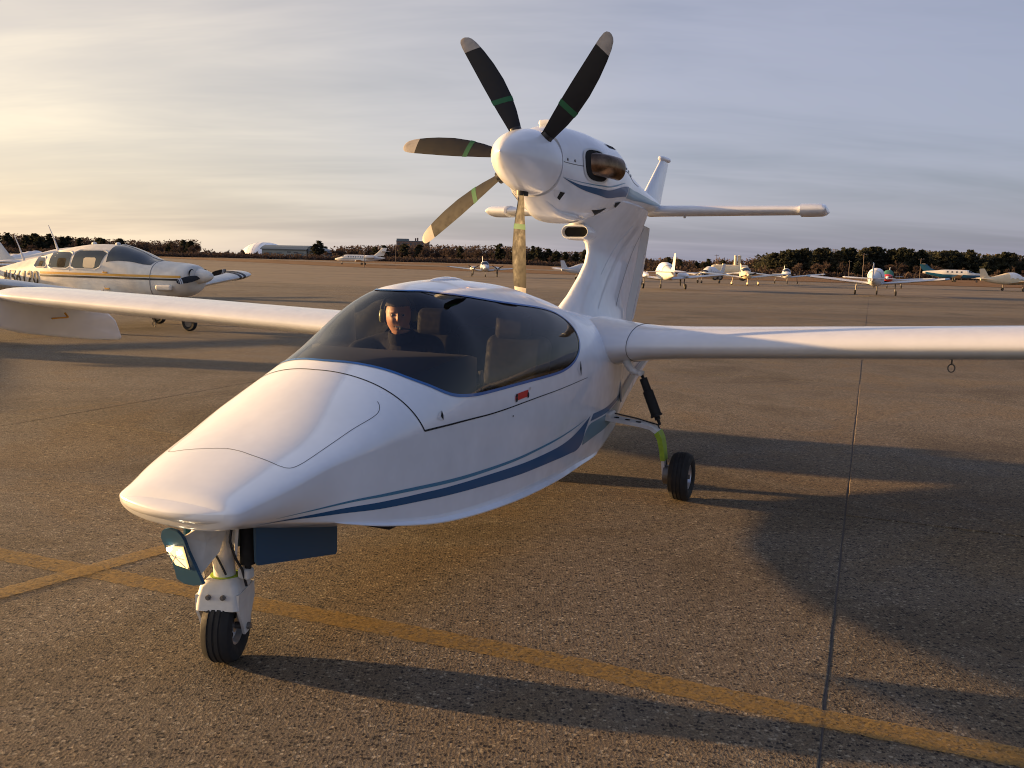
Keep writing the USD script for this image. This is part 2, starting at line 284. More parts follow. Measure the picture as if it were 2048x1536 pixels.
# dry grass field beyond the apron's far edge
edge = [(-700, 560), (-300, 420), (-120, 300), (-41, 222), (0, 196), (44, 160), (75, 136), (120, 112), (300, 60), (700, 20)]
ex, ey = np.array(edge).T
gx = np.unique(np.r_[np.linspace(-700, 700, 141), ex]); e_y = np.interp(gx, ex, ey) + 5 * (meshkit.fbm(np.c_[gx / 23, gx * 0, gx * 0], 3) - .5)
rows = []
for t in np.r_[np.linspace(0, 1, 26) ** 2]:
    yy = e_y + t * 2600; rows.append(np.stack([gx, yy, gh(gx, yy) + 0.03], -1))
rows = np.array(rows); n_ = len(gx)
tag(part('grass_field', loft(rows, closed=False), M['grass'], smooth=True), kind='structure', label='tan dry winter grass between the apron and the trees')
# taxiway strip seen as a pale band inside the grass
tx = np.linspace(-420, 60, 40); ty0 = np.interp(tx, ex, ey) + 42
tag(part('taxiway', loft(np.array([np.stack([tx, ty0, gh(tx, ty0) + 0.06], -1), np.stack([tx, ty0 + 16, gh(tx, ty0 + 16) + 0.06], -1)]), closed=False), M['apron']), kind='structure', label='pale taxiway strip crossing the grass')

# concrete slabs near the aeroplane, laid along its axis with open joints
SA = math.radians(22.3); su, sv = np.array([math.sin(SA), math.cos(SA)]), np.array([math.cos(SA), -math.sin(SA)])   # along, across
SL, J = 8.25, 0.0048
paving = UsdGeom.Xform.Define(stage, path_for('pavement')).GetPrim(); tag(paving, 'exposed aggregate concrete slabs under the aeroplane', kind='structure')
rng = np.random.default_rng(4)
lo = np.array([1e9, 1e9]); hi = -lo
def in_view(c):
    x, y = c; return y > -6 and abs(x) < 0.66 * y + 13 and y < 66
for iu in range(-3, 12):
    for iv in range(-9, 9):
        a0, b0 = 6.7 + (iu - 1) * SL, -0.05 + iv * SL
        c = su * (a0 + SL / 2) + sv * (b0 + SL / 2)
        if not in_view(c): continue
        e = 0.004                                                              # chamfer at the joint
        wob = lambda n: np.r_[0, rng.normal(0, 0.0022, n - 2), 0] if n > 2 else np.zeros(n)
        m_ = 34 if c[1] < 18 else 6
        q = np.linspace(J, SL - J, m_)
        ring = np.vstack([np.c_[a0 + q, b0 + J + wob(m_)][:-1], np.c_[a0 + SL - J + wob(m_), b0 + q][:-1], np.c_[a0 + q[::-1], b0 + SL - J + wob(m_)][:-1], np.c_[a0 + J + wob(m_), b0 + q[::-1]][:-1]])
        cen = np.array([a0 + SL / 2, b0 + SL / 2]); inn = ring + (cen - ring) * 0.0012
        dz = rng.normal(0, 0.0015)
        def lift(r, z): return np.c_[r[:, :1] * su + r[:, 1:] * sv, np.full(len(r), z)]
        V = np.vstack([lift(ring, -0.016), lift(ring, -e + dz), lift(inn, dz), lift(cen[None], dz)]); k = len(ring); i = np.arange(k); j = (i + 1) % k
        F = np.vstack([np.c_[i, j, i + k], np.c_[j, j + k, i + k], np.c_[i + k, j + k, i + 2 * k], np.c_[j + k, j + 2 * k, i + 2 * k], np.c_[i + 2 * k, j + 2 * k, np.full(k, 3 * k)]])
        F = F[:, [0, 2, 1]] if (np.cross(np.r_[su, 0], np.r_[sv, 0])[2] < 0) else F
        part('slab', trimesh.Trimesh(V, F, process=False), M['slab'], paving)
        lo = np.minimum(lo, [a0, b0]); hi = np.maximum(hi, [a0 + SL, b0 + SL])
jq = np.array([[-12, -8], [12, -8], [50, 60], [-50, 60]], float)
part('joint_filler', trimesh.Trimesh(np.c_[jq, np.full(4, -0.006)], [[0, 1, 2], [0, 2, 3]], process=False), M['joint'], paving)
# worn yellow taxi lines
def line_strip(pts, w, z=0.0045):
    P = np.array(pts, float); f = np.linspace(0, 1, 400); d = np.r_[0, np.cumsum(np.linalg.norm(np.diff(P, axis=0), axis=1))]; d /= d[-1]
    Q = np.c_[np.interp(f, d, P[:, 0]), np.interp(f, d, P[:, 1])]; T = np.gradient(Q, axis=0); T /= np.linalg.norm(T, axis=1)[:, None]; N = np.c_[-T[:, 1], T[:, 0]]
    wv = w / 2 * (1 + 0.05 * rng.normal(size=(400, 1))); wu = w / 2 * (1 + 0.05 * rng.normal(size=(400, 1)))
    return quad_strip(np.c_[Q + N * wv, np.full(400, z)], np.c_[Q - N * wu, np.full(400, z)])
tag(part('painted_line', line_strip([(-6.5, 6.3), (-3.04, 4.97), (-1.29, 4.3), (-.03, 3.83), (1.29, 3.26), (1.96, 3.0), (4.2, 2.1)], 0.155), M['yellow'], paving), label='long worn yellow line passing in front of the nose wheel')
tag(part('painted_line', line_strip([(-5.0, 1.45), (-2.68, 4.36), (-2.21, 5.0), (-1.2, 6.35)], 0.15, 0.009), M['yellow'], paving), label='second yellow line crossing the first under the nose')
tag(part('painted_line', line_strip([(2.2, 24.3), (16, 23.6)], 0.10), M['pale_line'], paving))
tag(part('painted_line', line_strip([(-30, 38), (-6, 30.4)], 0.12), M['pale_line'], paving))
# ------------------------------------------------------------------ the amphibious aeroplane. Local axes: +x forward, +y port, +z up; station s = -x
plane = thing('seaplane', 'white amphibious aeroplane with blue stripes and tail mounted propeller engine', 'aeroplane', (-1.454, 3.218, 0), -113.356)
KS = np.array([.2, .225, .3, .45, .7, 1.0, 1.5, 2.0, 2.5, 3.0, 3.5, 4.0, 4.5, 5.0, 6.0, 7.0, 8.0])
HP = dict(
    zt=[0.81, 0.834, 0.867, 0.924, 1.01, 1.162, 1.407, 1.659, 1.687, 1.663, 1.587, 1.48, 1.419, 1.36, 1.214, 1.122, 1.056],
    ym=[0.273, 0.313, 0.338, 0.391, 0.449, 0.518, 0.572, 0.60, 0.647, 0.68, 0.687, 0.663, 0.618, 0.52, 0.381, 0.261, 0.14],
    zm=[0.783, 0.783, 0.796, 0.833, 0.894, 0.93, 0.957, 0.978, 1.003, 1.017, 1.029, 1.039, 1.04, 1.05, 1.05, 1.0, 0.98],
    yc=[0.252, 0.285, 0.30, 0.356, 0.445, 0.51, 0.568, 0.6, 0.615, 0.618, 0.604, 0.587, 0.563, 0.476, 0.328, 0.202, 0.097],
    zc=[0.735, 0.722, 0.722, 0.701, 0.643, 0.567, 0.469, 0.416, 0.382, 0.362, 0.35, 0.332, 0.419, 0.494, 0.621, 0.748, 0.853],
    zk=[0.725, 0.69, 0.67, 0.634, 0.548, 0.468, 0.379, 0.312, 0.276, 0.251, 0.25, 0.259, 0.399, 0.45, 0.58, 0.7, 0.82],
    nt=[2.216, 2.211, 2.199, 2.157, 2.073, 1.974, 1.874, 1.889, 2.02, 2.12, 2.166, 2.173, 2.186, 2.195, 2.2, 2.201, 2.202])
HQ = {k: PI(KS, np.array(v)) for k, v in HP.items()}
def HS(s, v):
    """point of the hull skin at station s and girth v: 0 the top centre, 1 the shoulder, 2 the chine, 3 the keel; negative to starboard. Returns (x, y, z)."""
    s, v = np.broadcast_arrays(np.asarray(s, float), np.asarray(v, float)); a = np.abs(v)
    q = {k: f(s) for k, f in HQ.items()}; e = 2 / q['nt']; t = np.clip(a, 0, 1) * np.pi / 2
    y1 = q['ym'] * np.sin(t) ** e; z1 = q['zm'] + (q['zt'] - q['zm']) * np.maximum(np.cos(t), 0) ** e
    u = np.clip(a - 1, 0, 1); zb = q['zm'] - .45 * (q['zm'] - q['zc'])
    y2 = (1 - u) ** 2 * q['ym'] + 2 * u * (1 - u) * q['ym'] + u ** 2 * q['yc']; z2 = (1 - u) ** 2 * q['zm'] + 2 * u * (1 - u) * zb + u ** 2 * q['zc']
    th = np.clip((a - 1) / 2, 0, 1) * np.pi / 2; er = 2 / 2.5; beta = 1 - np.clip((s - .32) / .55, 0, 1) ** 2 * (3 - 2 * np.clip((s - .32) / .55, 0, 1))
    yr = q['ym'] * np.maximum(np.cos(th), 0) ** er; zr = q['zm'] - (q['zm'] - q['zk']) * np.sin(th) ** er            # the rounded nose has no chine
    w = np.clip(a - 2, 0, 1); y3 = q['yc'] * (1 - w); z3 = q['zc'] + (q['zk'] - q['zc']) * w
    y = np.where(a <= 1, y1, np.where(a <= 2, y2, y3)) * np.where(v < 0, -1, 1); z = np.where(a <= 1, z1, np.where(a <= 2, z2, z3))
    y = np.where(a > 1, y * (1 - beta) + beta * yr * np.where(v < 0, -1, 1), y); z = np.where(a > 1, z * (1 - beta) + beta * zr, z)
    return np.stack([-s, y, z], -1)
def HN(s, v):
    d = 2e-3; a = HS(np.asarray(s) + d, v) - HS(np.asarray(s) - d, v); b = HS(s, np.asarray(v) + d) - HS(s, np.asarray(v) - d)
    n = np.cross(b, a); n /= np.maximum(np.linalg.norm(n, axis=-1, keepdims=True), 1e-9)
    c = HS(s, v); out = np.stack([np.zeros(n.shape[:-1]), c[..., 1], c[..., 2] - 0.95], -1)
    return n * np.where((n * out).sum(-1, keepdims=True) < 0, -1, 1)
hs = np.r_[np.linspace(.2, .4, 16)[:-1], np.linspace(.4, 1.0, 30)[:-1], np.linspace(1.0, 3.6, 150)[:-1], np.linspace(3.6, 5.0, 40)[:-1], np.linspace(5, 8, 30)]
hv_half = np.r_[np.linspace(0, 1, 60)[:-1], np.linspace(1, 2, 34)[:-1], np.linspace(2, 3, 12)]
hv = np.r_[-hv_half[::-1], hv_half[1:]]
Sg, Vg = np.meshgrid(hs, hv, indexing='ij'); Pg = HS(Sg, Vg); nS, nV = Sg.shape
a_ = (np.arange(nS - 1)[:, None] * nV + np.arange(nV - 1)).ravel()
Fg = np.vstack([np.c_[a_, a_ + nV, a_ + 1], np.c_[a_ + 1, a_ + nV, a_ + nV + 1]])
hull_V, hull_S, hull_G = Pg.reshape(-1, 3), Sg.ravel(), Vg.ravel()
_t = trimesh.Trimesh(hull_V, Fg, process=False); hull_N = np.array(_t.vertex_normals)
_mid = np.c_[np.zeros(len(hull_V)), hull_V[:, 1], hull_V[:, 2] - .95]
if (hull_N * _mid).sum() < 0: Fg = Fg[:, ::-1]; hull_N = -hull_N
def clip(V, N, F, f):
    """the part of a triangle mesh where f > 0, cut exactly along f = 0"""
    s = f > 0; k = s[F].sum(1); keep = [F[k == 3]]; V2, N2 = [V], [N]; base = len(V); cache = {}
    nv, nn, nf = [], [], []
    def cut(a, b):
        key = (min(a, b), max(a, b))
        if key not in cache:
            t = f[a] / (f[a] - f[b]); cache[key] = base + len(nv); nv.append(V[a] + t * (V[b] - V[a])); nn.append(N[a] + t * (N[b] - N[a]))
        return cache[key]
    for tri in F[(k == 1) | (k == 2)]:
        i = [j for j in range(3) if s[tri[j]]]
        if len(i) == 1:
            a, b, c = np.roll(tri, -i[0]); nf.append((a, cut(a, b), cut(a, c)))
        else:
            o = [j for j in range(3) if not s[tri[j]]][0]; a, b, c = np.roll(tri, -o); p, q = cut(a, b), cut(a, c); nf += [(p, b, c), (p, c, q)]
    V, N = np.vstack([V] + ([np.array(nv)] if nv else [])), np.vstack([N] + ([np.array(nn)] if nn else []))
    F = np.vstack(keep + ([np.array(nf)] if nf else [])); used, inv = np.unique(F, return_inverse=True)
    return V[used], N[used] / np.linalg.norm(N[used], axis=1)[:, None], inv.reshape(-1, 3)
def orient(m, N):
    F = np.array(m.faces); V = m.vertices; g = np.cross(V[F[:, 1]] - V[F[:, 0]], V[F[:, 2]] - V[F[:, 0]])
    flip = (g * np.asarray(N).reshape(-1, 3)[F[:, 0]]).sum(1) < 0; F[flip] = F[flip][:, ::-1]
    return trimesh.Trimesh(V, F, process=False)
def smooth_curve(p, n, closed=False):
    p = np.asarray(p, float)
    if closed: p = np.vstack([p, p[:1]])
    d = np.r_[0, np.cumsum(np.sqrt((np.diff(p, axis=0) ** 2).sum(1)))]; u = np.linspace(0, d[-1], n)
    from scipy.interpolate import CubicSpline, Akima1DInterpolator
    if closed: return CubicSpline(d, p, bc_type='periodic')(u)
    return Akima1DInterpolator(d, p)(u)
# glazing outline on the port side (station, girth): from the top centre of the windscreen round the side window back to the bottom centre
g_port = [(1.885, 0.0), (1.915, .12), (2.03, .214), (2.243, .309), (2.50, .393), (2.867, .446), (3.138, .478), (3.30, .525), (3.375, .605), (3.378, .72), (3.325, .80), (3.213, .872), (3.074, .911), (2.797, .928), (2.356, .916), (2.065, .90), (1.84, .880), (1.702, .845), (1.605, .80), (1.478, .676), (1.389, .549), (1.338, .426), (1.289, .267), (1.261, .129), (1.248, 0.0)]
gp = np.array(g_port); loop = np.vstack([gp, (gp * [1, -1])[::-1][1:-1]])
loop = smooth_curve(loop, 700, True)[:-1]
loop3 = HS(loop[:, 0], loop[:, 1])
inside = shapely.contains_xy(Polygon(loop), hull_S, hull_G); dist = cKDTree(np.vstack([loop3, (loop3 + np.roll(loop3, -1, 0)) / 2])).query(hull_V)[0]
gfield = np.where(inside, dist, -dist)
V_, N_, F_ = clip(hull_V, hull_N, Fg, -gfield)
# blunt nose and stern caps
def ring_at(s):
    return HS(np.full(nV, s), hv)
nose0 = ring_at(.2); cN = np.array([0, 0, .772]); nr = []
for k, dx in [(math.cos(q) / math.cos(.87), .05 * (math.sin(q) - math.sin(.87)) / (1 - math.sin(.87))) for q in np.linspace(.87, 1.5705, 12)]:
    r = cN + (nose0 - cN) * [0, k, k]; r[:, 0] = -.2 + dx; nr.append(r)
nosecap = loft(np.array(nr), closed=False)
stern = loft(np.array([ring_at(8.0), np.array([-8.1, 0, .93]) + (ring_at(8.0) - [-8.0, 0, .93]) * [0, .5, .5], np.tile([-8.14, 0, .93], (nV, 1))]), closed=False)
hull_prim = part('hull', trimesh.Trimesh(V_, F_, process=False), M['white'], plane, normals=N_)
nm = trimesh.Trimesh(np.vstack([nosecap.vertices, stern.vertices]), np.vstack([nosecap.faces, stern.faces + len(nosecap.vertices)]), process=False)
part('end_cap', nosecap, M['white'], hull_prim, smooth=True); part('end_cap', stern, M['white'], hull_prim, smooth=True)
Vg_, Ng_, Fg_ = clip(hull_V, hull_N, Fg, gfield)
part('canopy_glass', trimesh.Trimesh(Vg_ - Ng_ * .001, Fg_, process=False), M['glass'], plane, normals=Ng_)
# inner lining
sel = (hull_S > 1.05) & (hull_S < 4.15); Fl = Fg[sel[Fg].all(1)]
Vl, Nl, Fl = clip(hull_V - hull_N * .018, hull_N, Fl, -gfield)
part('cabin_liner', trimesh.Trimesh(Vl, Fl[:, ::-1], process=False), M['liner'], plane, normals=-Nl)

def ribbon_sv(sv, w, lift=.0012, w2=None):
    """thin strip along a curve of (station, girth) on the hull"""
    P = HS(sv[:, 0], sv[:, 1]); N = HN(sv[:, 0], sv[:, 1]); T = np.gradient(P, axis=0); T /= np.linalg.norm(T, axis=1)[:, None]; B = np.cross(T, N)
    h = np.broadcast_to(np.asarray(w, float) / 2, (len(P),))[:, None]
    return orient(quad_strip(P + N * lift - B * h, P + N * lift + B * h), np.vstack([N, N])), N
def both(name, sv, w, m, lift=.0012, parent=plane, mirror=True, label=None):
    for k in ((1, -1) if mirror else (1,)):
        mm, N = ribbon_sv(sv * [1, k], w, lift); part(name, mm, m, parent, normals=np.vstack([N, N]), label=label)
lp = np.vstack([loop, loop[:1]])
mm, N = ribbon_sv(lp, .017, .003); trim_p = part('window_trim', mm, M['trim_blue'], plane, normals=np.vstack([N, N]))
# canopy split line, nose hatch
gap = smooth_curve([(1.168, 0), (1.182, .214), (1.20, .391), (1.22, .546), (1.243, .688), (1.27, .826), (1.305, .968)], 60)
gap_full = np.vstack([(gap * [1, -1])[::-1][:-1], gap]); mm, N = ribbon_sv(gap_full, np.interp(np.abs(gap_full[:, 1]), [0, .9], [.006, .0095]), .0012); part('canopy_seam', mm, M['seam'], plane, normals=np.vstack([N, N]))
rail = smooth_curve([(1.305, .968), (1.55, 1.0), (1.88, 1.043), (2.28, 1.062), (2.74, 1.054), (3.43, 1.038)], 80)
both('canopy_seam', rail, np.linspace(.0105, .0035, 80), M['seam'])
hat = smooth_curve([(.548, -.02), (.542, .09), (.53, .20), (.522, .33), (.516, .47), (.519, .55), (.53, .60), (.556, .63), (.62, .637), (.755, .62), (.877, .614), (1.005, .627), (1.062, .622), (1.10, .59), (1.12, .54)], 160)
both('hatch_seam', hat, .0028, M['seam'], .0008)
# painted stripes between two edge curves
def stripe(name, top, bot, m, n=70, across=5, lift=.0014):
    t, b = smooth_curve(top, n), smooth_curve(bot, n)
    f = np.linspace(0, 1, across)[None, :, None]; sv = t[:, None] * (1 - f) + b[:, None] * f
    for k in (1, -1):
        q = sv * [1, k]; P = HS(q[..., 0], q[..., 1]); N = HN(q[..., 0], q[..., 1])
        part(name, orient(loft(P + N * lift, closed=False), N), m, plane, normals=N.reshape(-1, 3))
stripe('dark_stripe', [(.355, 1.885), (.523, 1.823), (.783, 1.756), (1.113, 1.708), (1.36, 1.688), (1.82, 1.690), (2.375, 1.703), (2.912, 1.690), (3.289, 1.633), (3.487, 1.557), (3.60, 1.505)],
       [(.356, 1.889), (.525, 1.885), (.784, 1.841), (1.114, 1.795), (1.36, 1.775), (1.82, 1.783), (2.385, 1.805), (2.855, 1.812), (3.25, 1.826), (3.475, 1.80), (3.53, 1.64), (3.60, 1.507)], M['navy'], 90)
stripe('light_stripe', [(.43, 1.69), (.645, 1.672), (.934, 1.628), (1.357, 1.606), (1.764, 1.62), (2.304, 1.624), (2.726, 1.600), (3.164, 1.565), (3.498, 1.518)],
       [(.43, 1.70), (.645, 1.703), (.934, 1.664), (1.358, 1.645), (1.764, 1.655), (2.306, 1.651), (2.73, 1.622), (3.169, 1.579), (3.498, 1.521)], M['steel_blue'], 80)
stripe('teal_stripe', [(3.515, 1.79), (3.55, 1.66), (3.64, 1.60), (4.0, 1.60), (4.7, 1.61), (5.6, 1.58), (7.2, 1.5)], [(3.52, 1.81), (3.62, 1.80), (3.75, 1.785), (4.0, 1.77), (4.7, 1.82), (5.6, 1.8), (7.2, 1.7)], M['teal'], 60)
stripe('dark_stripe', [(3.67, 1.50), (3.9, 1.51), (4.3, 1.52), (4.64, 1.527), (5.6, 1.5), (7.2, 1.42)], [(3.62, 1.575), (3.9, 1.58), (4.3, 1.59), (4.70, 1.60), (5.6, 1.56), (7.2, 1.48)], M['navy'], 50)
# spray rail along the chine
sr = np.linspace(.72, 4.05, 90); P0 = HS(sr, 1.955); P2 = HS(sr, 2.06); bell = np.sin(np.pi * np.clip((sr - .72) / 3.33, 0, 1)) ** .45
for k in (1, -1):
    o = HS(sr, 2.0) + np.c_[np.zeros(90), .034 * bell, -.012 * bell]
    R = np.stack([P0, HS(sr, 1.985) + np.c_[np.zeros(90), .006 * bell, 0 * bell], o, o + np.c_[0 * bell, -.002 * bell, -.006 * bell - .001], P2], 1) * [1, k, 1]
    part('spray_rail', loft(R, closed=False), M['white'], plane, smooth=25)
# small fittings on the skin: disc or polygon patches in (station, girth), pushed in or proud
def patch(name, poly, m, lift=.002, parent=plane, both_sides=False, label=None):
    c = np.mean(poly, 0); out = None
    for k in ((1, -1) if both_sides else (1,)):
        q = np.vstack([np.array(poly), c]) * [1, k]; n = len(poly); i = np.arange(n); Nq = HN(q[:, 0], q[:, 1]); P = HS(q[:, 0], q[:, 1]) + Nq * lift
        out = part(name, orient(trimesh.Trimesh(P, np.c_[i, (i + 1) % n, np.full(n, n)], process=False), Nq), m, parent, label=label)
    return out
def disc(s, v, r):
    a = np.linspace(0, 2 * np.pi, 14, endpoint=False); d = 1e-3; ds = np.linalg.norm(HS(s + d, v) - HS(s, v)) / d; dv = np.linalg.norm(HS(s, v + d) - HS(s, v)) / d
    return np.c_[s + r * np.cos(a) / ds, v + r * np.sin(a) / dv]
patch('drain_hole', disc(.245, -.06, .0065), M['hole']); patch('drain_hole', disc(2.25, 1.167, .006), M['hole'])
hb = patch('door_handle', [(2.27, .975), (2.29, .965), (2.43, .965), (2.435, 1.005), (2.29, 1.01), (2.27, 1.0)], M['red'], .004, label='red flush door handle')
for q in ((2.285, .975), (2.285, 1.003), (2.428, 1.0)): patch('latch_pin', disc(*q, .012), M['seam'], .0052, hb)
patch('lock', disc(2.455, .962, .010), M['alu'], .004)
def scoop(s, v, L, w):
    """little flush air scoop: dark triangular mouth with a ramp in front of it"""
    d = 1e-3; dv = np.linalg.norm(HS(s, v + d) - HS(s, v)) / d; h = w / 2 / dv
    rp = [(s - L, v), (s - L * .5, v - h * .8), (s, v - h), (s, v + h), (s - L * .5, v + h * .8)]
    for k in (1, -1):
        q = np.array(rp) * [1, k]; patch('air_scoop', q, M['pale'], .002)
        b = HS(s, v * k); n = HN(s, v * k)
        patch('scoop_mouth', np.array([(s - L * .32, v), (s, v - h), (s + .006, v), (s, v + h)]) * [1, k], M['hole'], .0035)
rv = np.linspace(2.30, 2.78, 14); rw = np.sin(np.pi * np.linspace(.02, .98, 14)) ** .7
part('roof_fairing', fixed(loft(np.array([superring(-s, .02, float(HS(s, .03)[2]) - .004, .045 * w, .022 * w, .02, 2, 16) for s, w in zip(rv, rw)]), True, True)), M['white'], plane, smooth=50)
scoop(1.475, .90, .055, .05); scoop(3.29, .945, .075, .105)
# ---- wings
def wing_half(k, dih):
    ys = [.42, .62, .78, .95, 1.2, 1.7, 2.6, 3.6, 4.6, 5.6, 6.15, 6.45, 6.62, 6.70]
    ch = [2.0, 1.86, 1.74, 1.64, 1.58, 1.54, 1.5, 1.46, 1.42, 1.38, 1.34, 1.22, 1.0, .7]
    tk = [.22, .195, .175, .166, .162, .160, .160, .162, .165, .165, .155, .135, .10, .04]
    dx = [.10, .05, .02, 0, 0, 0, 0, 0, 0, 0, -.01, -.04, -.12, -.26]
    secs = [((-(4.0 + .014 * y) + d, k * y, 1.140 + dih * y), c, t, .072) for y, c, t, d in zip(ys, ch, tk, dx)]
    return wing(secs, n=26, camber=.025)
for k, dih in ((1, .055), (-1, .030)):
    w_ = part('wing', wing_half(k, dih), M['white'], plane, smooth=40)
    y = .80; a = naca(.174, 40, .025) * 1.73; a = np.c_[a[:, 0] * math.cos(.072) + a[:, 1] * math.sin(.072), a[:, 1] * math.cos(.072) - a[:, 0] * math.sin(.072)]; le = np.array([-(4.0 + .014 * y) + .018, k * y, 1.140 + dih * y])
    a = a[np.abs(np.arange(len(a)) - len(a) // 2) < 27]
    P = le + np.c_[-a[:, 0], np.zeros(len(a)), a[:, 1]]; nn = np.c_[np.zeros(len(a)), np.zeros(len(a)), np.sign(a[:, 1])]
    part('root_seam', tube(P + np.c_[np.full(len(P), .0015) * (a[:, 0] < .05), np.zeros(len(P)), .0012 * np.sign(a[:, 1])], .0019, 6), M['seam'], w_)
    # tip float: a drooped plate under the tip
    s0 = 4.0 + .014 * 6.15 + .30; zt_ = 1.175 + dih * 6.15
    out = np.array([(s0 - .38, zt_ - .03), (s0 - .46, zt_ - .12), (s0 - .30, 1.0), (s0 + .10, .885), (s0 + .70, .79), (s0 + 1.1, .735), (s0 + 1.50, .705), (s0 + 1.535, .74), (s0 + 1.50, .84), (s0 + 1.40, .97), (s0 + 1.30, 1.06), (s0 + 1.22, 1.13), (s0 + 1.2, zt_)])
    cc = out.mean(0); R = []
    for off, sc in ((-.055, .90), (-.04, .97), (-.015, 1.0), (.015, 1.0), (.04, .97), (.055, .90)):
        q = cc + (out - cc) * sc; R.append(np.c_[-q[:, 0], np.full(len(q), k * (6.52 + off + (.05 * (q[:, 1] < .95)))), q[:, 1]])
    part('tip_float', fixed(loft(np.array(R), True, True)), M['white'], plane, smooth=45)
    part('mooring_cleat', cat(cyl((-(s0 + .62), k * 6.45, 1.10), (-(s0 + .62), k * 6.40, 1.05), .012, n=8), cyl((-(s0 + .62), k * 6.40, 1.05), (-(s0 + .40), k * 6.40, 1.045), .009, n=8)), M['amber'], plane)
    ty = 3.05 if k > 0 else 4.35
    z0 = 1.140 + dih * ty - .125
    ringpts = np.array([(-(4.35) , k * ty + .022 * math.sin(t), z0 - .045 + .028 * math.cos(t)) for t in np.linspace(0, 2 * np.pi, 17)])
    part('tie_down_ring', cat(tube(ringpts, .005, 6), cyl((-4.35, k * ty, z0 + .03), (-4.35, k * ty, z0 - .018), .006, n=6)), M['bolt'], plane)
# wing root fairing on the hull top
# ---- fin, rudder
fin = [(1.00, 4.10, 6.85, .26), (1.20, 4.42, 7.04, .165), (1.34, 4.58, 7.14, .125), (1.42, 4.71, 7.21, .108), (1.53, 4.93, 7.28, .098), (1.69, 5.19, 7.37, .092), (1.82, 5.355, 7.43, .090), (1.92, 5.415, 7.48, .092), (2.00, 5.38, 7.52, .098), (2.06, 5.27, 7.55, .108), (2.12, 5.12, 7.58, .122), (2.18, 4.99, 7.60, .142), (2.24, 4.87, 7.62, .165), (2.30, 4.76, 7.64, .19), (2.38, 4.6, 7.66, .215)]
def fin_mesh(x0, x1, secs=fin, n=22): return wing([((-sl, 0, z), st - sl, tc) for z, sl, st, tc in secs], up=(0, 1, 0), n=n, camber=0.0, x0=x0, x1=x1)
fin_p = part('tail_fin', fin_mesh(0, .735), M['white'], plane, smooth=50)
part('rudder', fin_mesh(.741, 1.0, [f for f in fin if 1.1 < f[0] < 2.25], 10), M['white2'], plane, smooth=40)
part('rudder_tab', fin_mesh(.93, 1.003, [(1.22, 4.45, 7.06, .17), (1.6, 5.05, 7.33, .10), (1.95, 5.40, 7.5, .097)], 8), M['pale'], plane, smooth=40)
def fin_pt(frac, z, side, lift=.0015):
    f = np.array(fin); sl, st, tc = (np.interp(z, f[:, 0], f[:, j]) for j in (1, 2, 3)); c = st - sl; x = frac
    yt = 5 * tc * (.2969 * np.sqrt(x) - .1260 * x - .3516 * x ** 2 + .2843 * x ** 3 - .1036 * x ** 4) * c
    return np.stack([-(sl + frac * c), side * (yt + lift), z], -1)
for side in (1, -1):
    zz = np.linspace(1.40, 2.22, 30)
    def fr(s, z): f = np.array(fin); sl, st = np.interp(z, f[:, 0], f[:, 1]), np.interp(z, f[:, 0], f[:, 2]); return (s - sl) / (st - sl)
    def band(sA, sB, wA, wB, name, m):
        s_c = np.interp(zz, [1.40, 2.22], [sA, sB]); w = np.interp(zz, [1.40, 2.22], [wA, wB])
        part(name, quad_strip(fin_pt(fr(s_c - w / 2, zz), zz, side), fin_pt(fr(s_c + w / 2, zz), zz, side)), m, fin_p, smooth=True)
    band(5.33, 6.58, .02, .20, 'fin_stripe', M['pale'])
    band(5.96, 6.98, .012, .012, 'hinge_seam', M['seam'])
    part('panel_seam', tube(np.vstack([fin_pt(fr(np.linspace(5.55, 6.25, 12), np.linspace(1.72, 2.2, 12)), np.linspace(1.72, 2.2, 12), side, .0005)]), .0022, 5), M['pale'], fin_p)
# ---- engine pod
ks_ = [3.98, 4.3, 4.7, 5.2, 5.8, 6.5, 7.3, 7.9]
PU, PD, PW = PI(ks_, [2.817, 2.906, 2.917, 2.915, 2.76, 2.629, 2.535, 2.47]), PI(ks_, [2.324, 2.19, 2.172, 2.228, 2.263, 2.334, 2.40, 2.43]), PI(ks_, [.246, .306, .386, .378, .316, .27, .20, .04])
def PS(s, t, lift=0.0):
    s, t = np.broadcast_arrays(np.asarray(s, float), np.asarray(t, float)); e = 2 / 2.3; u, d, w = PU(s) + lift, PD(s) - lift, PW(s) + lift
    return np.stack([-s, w * np.sign(np.sin(t)) * np.abs(np.sin(t)) ** e, (u + d) / 2 + (u - d) / 2 * np.sign(np.cos(t)) * np.abs(np.cos(t)) ** e], -1)
ps = np.linspace(3.99, 7.9, 90); pt_ = np.linspace(0, 2 * np.pi, 72, endpoint=False)
pod = part('engine_cowling', fixed(loft(np.array([PS(s, pt_) for s in ps]), True, True)), M['white'], plane, smooth=50)
def pod_patch(name, poly, m, lift=.0025, parent=pod, mirror=True):
    for k in ((1, -1) if mirror else (1,)):
        q = np.array(poly, float); c = q.mean(0); q = np.vstack([q, c]); n = len(poly); i = np.arange(n); P = PS(q[:, 0], q[:, 1], lift) * [1, k, 1]
        part(name, trimesh.Trimesh(P, np.c_[i, (i + 1) % n, np.full(n, n)], process=False), m, parent)
def pod_stripe(name, top, bot, m, n=50, lift=.0025):
    t, b = smooth_curve(top, n), smooth_curve(bot, n); f = np.linspace(0, 1, 5)[None, :, None]; q = t[:, None] * (1 - f) + b[:, None] * f
    for k in (1, -1): part(name, loft(PS(q[..., 0], q[..., 1], lift) * [1, k, 1], closed=False), m, pod, smooth=True)
